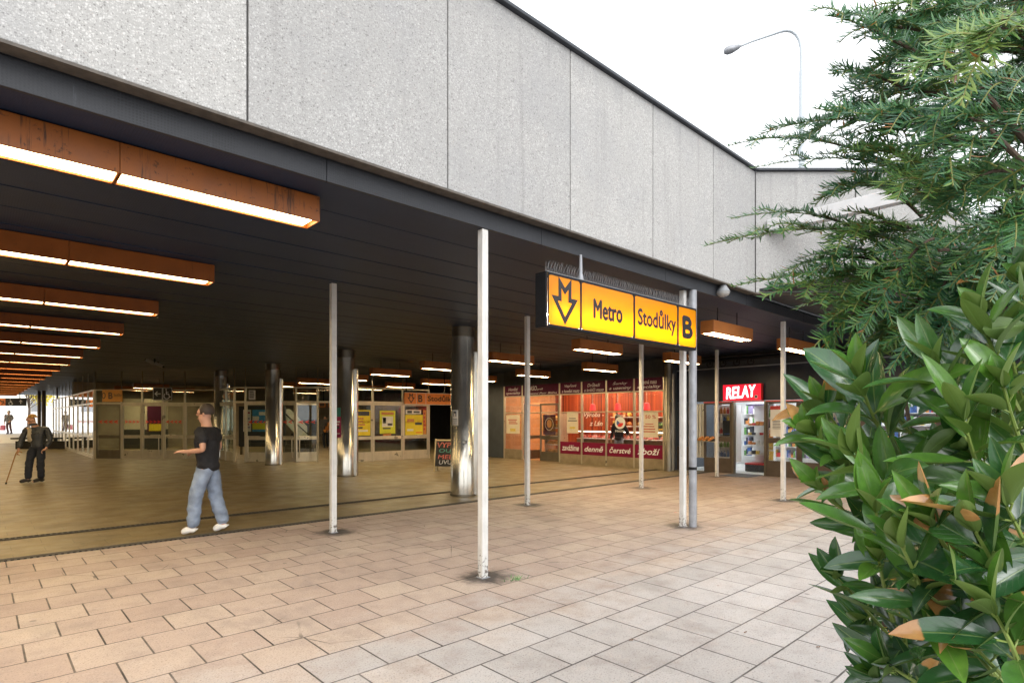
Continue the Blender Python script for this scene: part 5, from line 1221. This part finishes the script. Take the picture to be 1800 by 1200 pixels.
# ------------------------------------------------------------------ plants in the foreground
class Leaves:
    def __init__(s): s.v = []; s.f = []; s.uv = []; s.col = []
    def leaf(s, base, d, n, L, w, fold, curl, c, nL=8):
        d = d.normalized(); n = (n - d * n.dot(d)).normalized(); sd_ = d.cross(n); k0 = len(s.v)
        p = Vector(base); dd = d.copy(); nn = n.copy(); st = L / nL
        for i in range(nL + 1):
            t = i / nL; ww = w * max(0.0, math.sin(math.pi * min(1, t ** .88 * .985 + .012))) ** .78
            if t < .06: ww = w * .10
            if i == nL: ww = w * .02
            for j, a in enumerate((-1, -.5, 0, .5, 1)):
                s.v.append(p + sd_ * (a * ww * math.cos(fold)) + nn * (abs(a) * ww * math.sin(fold) - (.12 * ww if abs(a) == .5 else 0)))
            p = p + dd * st; q = curl / nL; dd, nn = (dd * math.cos(q) - nn * math.sin(q)), (nn * math.cos(q) + dd * math.sin(q))
        for i in range(nL):
            for j in range(4):
                a = k0 + i * 5 + j; s.f.append((a, a + 1, a + 6, a + 5))
                for (ii, jj) in ((i, j), (i, j + 1), (i + 1, j + 1), (i + 1, j)): s.uv.append((ii / nL, jj / 4)); s.col.append(c)
    def strip(s, base, d, n, L, w, curl, c, nL=2):
        d = d.normalized(); n = (n - d * n.dot(d)).normalized(); sd_ = d.cross(n); k0 = len(s.v)
        p = Vector(base); dd = d.copy(); nn = n.copy()
        for i in range(nL + 1):
            ww = w * (.75, 1.0, .22)[i] if nL == 2 else w * (1, .3)[i]
            s.v += [p - sd_ * ww, p + nn * ww * .35, p + sd_ * ww]
            p = p + dd * (L / nL); q = curl / nL; dd, nn = (dd * math.cos(q) + nn * math.sin(q)), (nn * math.cos(q) - dd * math.sin(q))
        for i in range(nL):
            for j in range(2):
                a = k0 + i * 3 + j; s.f.append((a, a + 1, a + 4, a + 3)); s.uv += [(0, 0)] * 4; s.col += [c] * 4
    def build(s, name, mat, parent):
        me = bpy.data.meshes.new(name); me.from_pydata([tuple(v) for v in s.v], [], s.f); me.materials.append(MATS[mat])
        u = me.uv_layers.new(name='leaf'); u.data.foreach_set('uv', [x for p in s.uv for x in p])
        a = me.color_attributes.new('leafcol', 'FLOAT_COLOR', 'CORNER'); a.data.foreach_set('color', [x for c in s.col for x in (c[0], c[1], 0, 1)])
        me.polygons.foreach_set('use_smooth', [True] * len(me.polygons))
        Mx = ROOT[parent.name]; me.transform(Mx.inverted())
        o = bpy.data.objects.new(name, me); C.objects.link(o); o.parent = parent
        return o
def bez(a, b, c, n): return [a * (1 - t) ** 2 + b * 2 * t * (1 - t) + c * t * t for t in [i / n for i in range(n + 1)]]
rl = random.Random(21)
lv = Leaves(); st = MB()
def shoot(b, e, n, L=.105, W=.0165, brown=0, bend=.05, tone=.5, thick=.004, start=.18):
    mid = (b + e) / 2 + Vector((rl.gauss(0, 1), rl.gauss(0, 1), rl.gauss(0, 1))) * bend * (e - b).length + UP * -.06 * (e - b).length
    P = bez(b, mid, e, 10); st.tube(P, [thick * (1 - .5 * i / 10) for i in range(11)], 6)
    ph = rl.uniform(0, 6.28); sz = rl.choice((.72, .85, .95, 1.0, 1.08, 1.18)); L = L * sz; W = W * (.93 + .12 * rl.random()) / sz * sz
    for i in range(n):
        t = start + (1 - start) * (i + .5) / n; k = min(9, int(t * 10)); fpos = t * 10 - k
        p = P[k].lerp(P[k + 1], fpos); d = (P[k + 1] - P[k]).normalized()
        a = d.orthogonal().normalized(); bb = d.cross(a); q = ph + i * 2.4
        rad = a * math.cos(q) + bb * math.sin(q)
        ang = R(70 - 40 * t + rl.uniform(-20, 20)); ld = d * math.cos(ang) + rad * math.sin(ang)
        ln = L * rl.uniform(.62, 1.15) * (1 if t < .85 else .85); nn = d * math.sin(ang) - rad * math.cos(ang)
        nn = nn + Vector((rl.gauss(0, .42), rl.gauss(0, .42), rl.gauss(0, .42)))
        br_ = 0
        if rl.random() < brown: br_ = rl.uniform(.3, .72)
        tn = min(1, max(0, rl.gauss(tone + .25 * (t - .5), .2)))
        pb_ = p + ld * .012; st.tube([p, pb_ + ld * .004], .0016, 5)
        lv.leaf(pb_, ld, nn, ln, W * rl.uniform(.85, 1.15) * ln / .105, R(rl.uniform(10, 30)), rl.uniform(-.25, .8), (tn, br_))
    # terminal bud leaves
    for i in range(3):
        d = (P[-1] - P[-2]).normalized(); a = d.orthogonal().normalized(); q = ph + i * 2.1; rad = a * math.cos(q) + d.cross(a) * math.sin(q)
        ld = d + rad * .35; lv.leaf(P[-1], ld, d * .3 - rad, L * rl.uniform(.5, .85), W * .8, R(28), .15, (min(1, tone + rl.uniform(0, .5)), 0))
lb_base = cw(1730, 1180, 1.35); lb_base.z = 0
lb = thing('laurel_bush', 'glossy cherry laurel bush with some brown leaf tips in the foreground', 'bush', tuple(lb_base))
KEY = [((1795, 1085, .83), (1715, 935, .78), 8, .8, .55), ((1710, 1020, .86), (1640, 925, .82), 7, .65, .5), ((1830, 1010, .80), (1770, 890, .77), 7, .7, .5), ((1800, 1200, .80), (1750, 1080, .77), 8, .45, .55),
       ((1700, 780, 1.0), (1650, 640, .93), 9, 0, .55), ((1790, 720, .95), (1725, 560, .90), 10, .05, .5), ((1850, 640, .93), (1795, 500, .89), 9, .1, .45), ((1840, 850, .90), (1765, 680, .86), 10, 0, .75), ((1745, 880, .95), (1695, 740, .88), 9, 0, .65), ((1600, 1010, .95), (1540, 900, .88), 8, 0, .6), ((1640, 1110, .90), (1585, 960, .84), 9, 0, .75), ((1850, 1010, .85), (1790, 880, .82), 8, .3, .5), ((1850, 1160, .84), (1760, 1020, .80), 9, .2, .6), ((1590, 900, 1.0), (1500, 800, .94), 9, 0, .8),
       ((1640, 850, 1.10), (1512, 665, 1.00), 14, 0, .55), ((1560, 890, 1.12), (1435, 765, 1.05), 11, .05, .85), ((1585, 960, 1.1), (1445, 860, 1.03), 9, .25, .7),
       ((1610, 1160, 1.12), (1475, 1015, 1.05), 11, 0, .4), ((1640, 1260, 1.15), (1530, 1110, 1.10), 9, .3, .35), ((1570, 1090, 1.0), (1545, 985, .93), 8, 0, .8),
       ((1560, 1010, 1.1), (1600, 850, 1.0), 9, 0, .6), ((1745, 1070, .98), (1680, 915, .93), 9, .65, .55), ((1790, 1130, .95), (1735, 950, .92), 9, .6, .5),
       ((1790, 1230, .92), (1640, 1050, .88), 11, .25, .45), ((1830, 1250, .9), (1700, 1120, .86), 10, .2, .5), ((1690, 1240, 1.0), (1560, 1165, .95), 9, .12, .35),
       ((1700, 860, 1.15), (1780, 730, 1.05), 10, 0, .7), ((1690, 760, 1.2), (1690, 650, 1.1), 9, 0, .6), ((1760, 690, 1.15), (1745, 545, 1.08), 9, 0, .5), ((1830, 760, 1.05), (1775, 600, 1.0), 9, 0, .45),
       ((1830, 560, 1.1), (1770, 470, 1.05), 8, .1, .4), ((1640, 800, 1.25), (1550, 700, 1.2), 9, 0, .5), ((1600, 760, 1.3), (1495, 705, 1.22), 9, 0, .65), ((1530, 800, 1.2), (1450, 715, 1.15), 9, .05, .6),
       ((1610, 940, 1.15), (1500, 830, 1.05), 10, 0, .6), ((1830, 930, 1.0), (1770, 830, .97), 9, .2, .4), ((1820, 1010, 1.0), (1760, 900, .98), 8, .15, .5), ((1650, 1050, 1.1), (1620, 930, 1.03), 9, .05, .4),
       ((1600, 1190, 1.05), (1590, 1080, 1.0), 9, 0, .3), ((1700, 700, 1.3), (1655, 670, 1.25), 8, 0, .4), ((1600, 1260, 1.1), (1545, 1190, 1.05), 7, .35, .3), ((1820, 860, 1.05), (1700, 790, 1.0), 9, 0, .5)]
for (b, e, n, br_, tone) in KEY:
    shoot(cw(*b), cw(*e), n, rl.uniform(.110, .128), .0202, br_, .05, tone, .0045)
# filling shoots behind
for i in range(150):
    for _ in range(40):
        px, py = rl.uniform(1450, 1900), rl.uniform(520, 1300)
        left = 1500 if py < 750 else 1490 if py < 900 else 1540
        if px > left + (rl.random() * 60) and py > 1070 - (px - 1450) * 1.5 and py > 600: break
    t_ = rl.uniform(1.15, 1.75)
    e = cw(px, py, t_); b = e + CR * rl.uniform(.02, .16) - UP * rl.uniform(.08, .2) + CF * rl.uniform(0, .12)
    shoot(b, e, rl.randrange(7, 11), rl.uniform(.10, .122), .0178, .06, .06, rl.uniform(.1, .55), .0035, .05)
for i in range(60):                        # lower and outer leaves of the same bush
    q = lb_base + UP * rl.uniform(.25, 1.2) + CR * rl.uniform(.02, .6) + CF * rl.uniform(-.05, .65)
    if (q - camo.location).dot(CF) < .85 and q.z > .95: continue
    shoot(q - UP * .14 - CR * rl.uniform(-.1, .1), q, rl.randrange(6, 10), rl.uniform(.10, .122), .0178, .05, .06, rl.uniform(.2, .6), .0035, .05)
# woody stems
for i in range(14):
    top = cw(rl.uniform(1560, 1850), rl.uniform(650, 1050), rl.uniform(1.15, 1.6))
    bs_ = lb_base + Vector((rl.uniform(-.08, .08), rl.uniform(-.08, .08), 0))
    P = bez(bs_, (bs_ + top) / 2 + Vector((rl.gauss(0, .06), rl.gauss(0, .06), .1)), top, 8)
    MBs = MB() if i == 0 else MBs; MBs.tube(P, [.014 - .0012 * k for k in range(9)], 8)
MBs.build('branches', 'bark', lb, smooth=True)
lv.build('leaves', 'laurel_leaf', lb)
st.build('stems', 'stem_green', lb, smooth=True)
mb = MB(); mb.hprism([tuple((cw(x, 736, t_))[:2]) for x, t_ in ((1620, .85), (1700, 1.9), (3200, 2.0), (3200, .75))], .001, .05)
struct(mb.build('soil_bed', 'soil'))

yl = Leaves(); yw = MB(); yb = MB()
ry = random.Random(8)
def twig(b, e, up, tone, L=.023, sp=.0039, droop=.085):
    ln = (e - b).length; mid = (b + e) / 2 + UP * droop * 2.2 * ln + Vector((ry.gauss(0, .09), ry.gauss(0, .09), ry.gauss(0, .09))) * ln; e = e - UP * droop * .8 * ln
    n = max(6, int(ln / .02)); P = bez(b, mid, e, n)
    yw.tube(P, [.0019 * (1 - .5 * i / n) for i in range(n + 1)], 5)
    cnt = int(ln / sp)
    for i in range(cnt):
        t = i / cnt * n; k = min(n - 1, int(t)); p = P[k].lerp(P[k + 1], t - k); d = (P[k + 1] - P[k]).normalized()
        sd_ = d.cross(up).normalized(); nn = sd_.cross(d).normalized(); fr_ = i / cnt
        for q in (-1, 1):
            if ry.random() < .10: continue
            ang = R(66 - 24 * fr_ + ry.gauss(0, 11)); lift = ry.gauss(.18, .24)
            nd = d * math.cos(ang) + sd_ * q * math.sin(ang) + nn * lift
            taper = (1 if fr_ < .75 else 1 - (fr_ - .75) * 2.0)
            yl.strip(p, nd, nn, 1.32 * L * ry.uniform(.7, 1.15) * taper, .0018 * (L / .023), ry.uniform(-.3, .75), (min(1, max(0, ry.gauss(tone, .16))), 1 if ry.random() < .012 else 0))
    return P
def spray(b, e, tone=.42, n=7, L=.024, reach=.15, up=None, wood=.004):
    """a flat yew spray: one axis with paired side twigs"""
    d = (e - b).normalized(); ln = (e - b).length
    up = up or (UP * .8 - CF * .45 + Vector((ry.gauss(0, .25), ry.gauss(0, .25), ry.gauss(0, .2)))).normalized()
    P = twig(b, e, up, tone, L); m = len(P) - 1
    yb.tube(P[: max(2, int(m * .6))], [wood * (1 - .6 * i / m) for i in range(max(2, int(m * .6)))], 6)
    for i in range(n):
        t = .08 + .78 * (i + ry.uniform(0, .6)) / n; k = min(m - 1, int(t * m)); p = P[k].lerp(P[k + 1], t * m - k)
        dd = (P[k + 1] - P[k]).normalized(); sd_ = dd.cross(up).normalized(); q = 1 if i % 2 else -1
        tw = (dd * .75 + sd_ * q * .66 + UP * -.06 + up * ry.uniform(-.12, .12)).normalized(); l2 = reach * (1.05 - .75 * t) * ry.uniform(.7, 1.15)
        e2 = p + tw * l2; P2 = twig(p, e2, up, min(1, tone + ry.uniform(-.1, .15)), L * .96)
        if l2 > .09 and ry.random() < .75:
            for q2 in (-1, 1):
                m2 = len(P2) - 1; k2 = int(m2 * ry.uniform(.25, .55)); p2 = P2[k2]; d2 = (P2[k2 + 1] - P2[k2]).normalized(); s2 = d2.cross(up).normalized()
                twig(p2, p2 + (d2 * .8 + s2 * q2 * .6).normalized() * l2 * ry.uniform(.3, .5), up, min(1, tone + ry.uniform(-.05, .2)), L * .92)
SP = [((1580, 330, 1.25), (1430, 345, 1.27), .75, 6, .10), ((1600, 400, 1.2), (1455, 425, 1.2), .8, 7, .11), ((1620, 280, 1.15), (1480, 260, 1.15), .7, 6, .11), ((1700, 300, 1.0), (1560, 330, 1.0), .8, 7, .11),
      ((1640, 60, 1.15), (1500, 60, 1.15), .4, 7, .12), ((1700, 60, 1.2), (1560, 100, 1.2), .35, 7, .12), ((1600, 160, 1.15), (1460, 120, 1.12), .4, 7, .11), ((1820, 130, 1.05), (1690, 150, 1.08), .6, 7, .11), ((1850, 90, 1.2), (1720, 40, 1.25), .4, 7, .12),
      ((1560, 460, 1.28), (1370, 470, 1.3), .6, 7, .12), ((1580, 470, 1.25), (1400, 530, 1.25), .7, 7, .12), ((1560, 520, 1.2), (1450, 610, 1.22), .7, 6, .1), ((1600, 540, 1.2), (1520, 660, 1.22), .6, 6, .1), ((1680, 500, 1.2), (1560, 590, 1.2), .45, 7, .12), ((1660, 560, 1.3), (1610, 700, 1.3), .4, 6, .12), ((1540, 180, 1.3), (1395, 255, 1.3), .35, 7, .12), ((1600, 120, 1.2), (1480, 200, 1.2), .35, 6, .11), ((1740, 440, 1.1), (1650, 580, 1.12), .4, 6, .11),
      ((1680, 130, 1.12), (1455, 8, 1.05), .35, 7, .13), ((1720, 210, 1.05), (1432, 168, 1.0), .35, 7, .12), ((1700, 250, 1.2), (1335, 212, 1.2), .35, 8, .13), ((1640, 330, 1.6), (1280, 232, 1.62), .25, 9, .17), ((1640, 340, 1.55), (1320, 275, 1.6), .25, 8, .15),
      ((1620, 440, 1.3), (1238, 408, 1.35), .62, 10, .15), ((1560, 440, 1.3), (1285, 366, 1.34), .55, 6, .09), ((1560, 480, 1.3), (1285, 485, 1.3), .66, 8, .12), ((1600, 500, 1.25), (1340, 505, 1.25), .7, 8, .12),
      ((1640, 470, 1.2), (1440, 560, 1.2), .75, 8, .12), ((1640, 420, 1.15), (1500, 600, 1.15), .6, 8, .11), ((1690, 430, 1.1), (1560, 640, 1.12), .5, 8, .12), ((1700, 520, 1.15), (1600, 660, 1.2), .6, 7, .11), ((1620, 520, 1.2), (1485, 640, 1.25), .75, 7, .11),
      ((1830, 40, .80), (1575, 130, .82), .85, 6, .08), ((1800, 20, .78), (1688, 175, .80), .95, 4, .06), ((1850, 60, 1.0), (1640, 55, 1.05), .5, 7, .12), ((1850, 10, 1.1), (1690, 10, 1.15), .5, 6, .12),
      ((1850, 200, .9), (1640, 300, .92), .45, 7, .11), ((1840, 150, .95), (1600, 230, 1.0), .4, 8, .12), ((1850, 330, .9), (1710, 470, .92), .5, 6, .1), ((1850, 260, .88), (1760, 420, .9), .6, 6, .09), ((1780, 300, 1.0), (1640, 400, 1.0), .45, 7, .11),
      ((1760, 380, 1.05), (1700, 520, 1.05), .5, 6, .1), ((1840, 400, 1.0), (1740, 520, 1.0), .5, 6, .1), ((1650, 200, 1.2), (1500, 300, 1.15), .4, 7, .12), ((1620, 380, 1.2), (1450, 330, 1.2), .45, 7, .12), ((1600, 400, 1.25), (1420, 470, 1.2), .6, 7, .12), ((1720, 90, 1.15), (1600, 150, 1.1), .4, 6, .11)]
for (b, e, tone, n, reach) in SP: spray(cw(*b), cw(*e), tone, n, .0235, reach)
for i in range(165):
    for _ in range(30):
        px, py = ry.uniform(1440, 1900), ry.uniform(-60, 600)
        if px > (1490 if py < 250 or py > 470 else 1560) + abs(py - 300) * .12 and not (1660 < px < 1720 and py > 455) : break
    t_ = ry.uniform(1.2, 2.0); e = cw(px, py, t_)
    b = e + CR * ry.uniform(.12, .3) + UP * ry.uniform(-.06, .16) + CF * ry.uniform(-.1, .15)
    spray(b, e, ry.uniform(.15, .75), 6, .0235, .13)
tb = cw(2150, 736, 1.75); tb.z = 0
yt = thing('yew_tree', 'dark green yew with feathery needle sprays reaching in from upper right', 'tree', tuple(tb))
mb = MB(); tops = cw(2050, 60, 1.6); TR = bez(tb, tb + UP * 1.2 + CR * .1, tops + UP * .8, 10); mb.tube(TR, [.075 - .0065 * i for i in range(11)], 12)
for (px, py, t_) in ((1690, 120, 1.15), (1720, 210, 1.1), (1680, 330, 1.3), (1650, 440, 1.3), (1700, 430, 1.15), (1850, 40, .85), (1850, 250, .92), (1850, 20, 1.05), (1780, 380, 1.05)):
    e = cw(px, py, t_); b = TR[ry.choice((5, 6, 6, 7, 7, 8))]; mb.tube(bez(b, (b + e) / 2 + UP * .15, e, 10), [.022 - .0018 * i for i in range(11)], 8)
mb.build('trunk', 'bark', yt, smooth=True)
for i in range(70):                       # the rest of the crown round its stem
    k = ry.choice((5, 6, 7, 8, 9, 10)); a = ry.uniform(-2.0, 1.2); d = (CR * math.cos(a) + CF * math.sin(a)); b = TR[k]; r_ = ry.uniform(.35, .8) * (1.25 - .07 * k)
    e = b + d * r_ + UP * ry.uniform(-.15, .25); yb.tube([b, (b + e) / 2 + UP * .04, e], [.008, .005, .002], 5); spray(b.lerp(e, .35), e + d * .12, ry.uniform(.15, .6), 6, .0235, .14)
yl.build('needles', 'yew_needle', yt); yw.build('twigs', 'twig_green', yt); yb.build('branchlets', 'bark', yt)

# weeds and litter on the paving
mb = MB(); r = random.Random(4)
for i in range(34):
    b = Vector((3.80 + r.gauss(0, .06), 4.03 + r.gauss(0, .02), 0)); a = r.uniform(0, 6.28); d = Vector((math.cos(a) * .04, math.sin(a) * .04, r.uniform(.015, .05))); s_ = Vector((-d.y, d.x, 0)).normalized() * .003
    mb.add([b - s_, b + s_, b + d * .6 + s_, b + d, b + d * .6 - s_], [(0, 1, 2, 3, 4)])
tag(mb.build('weed_tuft', 'goods_green'), 'small green weed tuft in the paving joint beside the nearest pole', 'weed')
for i, (px, py, lab) in enumerate(((1109, 1126, 'dry brown leaf on grey slabs near the bottom centre'), (1262, 1030, 'small dry leaf on grey slabs right of centre'), (1310, 1112, 'pale dry leaf on grey slabs left of the laurel'), (1188, 901, 'reddish scrap lying beside the paired poles'), (1438, 1138, 'dark leaf scrap beside the laurel bush'), (1362, 900, 'tiny dark leaf behind the rightmost pole base'))):
    t_ = HC * FPX / (py - HORY); c = cw(px, py, t_); c.z = .004; a = r.uniform(0, 6.28)
    mb = MB(Matrix.Translation(c) @ Matrix.Rotation(a, 4, 'Z')); k = .016 if t_ < 6 else .03
    mb.add([(-k, 0, .0), (-.3 * k, .45 * k, .006), (.6 * k, .35 * k, .003), (k * 1.2, 0, .010), (.5 * k, -.4 * k, .002), (-.4 * k, -.4 * k, .005), (0, 0, .004)], [(6, 0, 1), (6, 1, 2), (6, 2, 3), (6, 3, 4), (6, 4, 5), (6, 5, 0)])
    tag(mb.build('fallen_leaf', 'decal_red' if 'reddish' in lab else 'leaf_litter'), lab, 'leaf', 'litter on the paving')
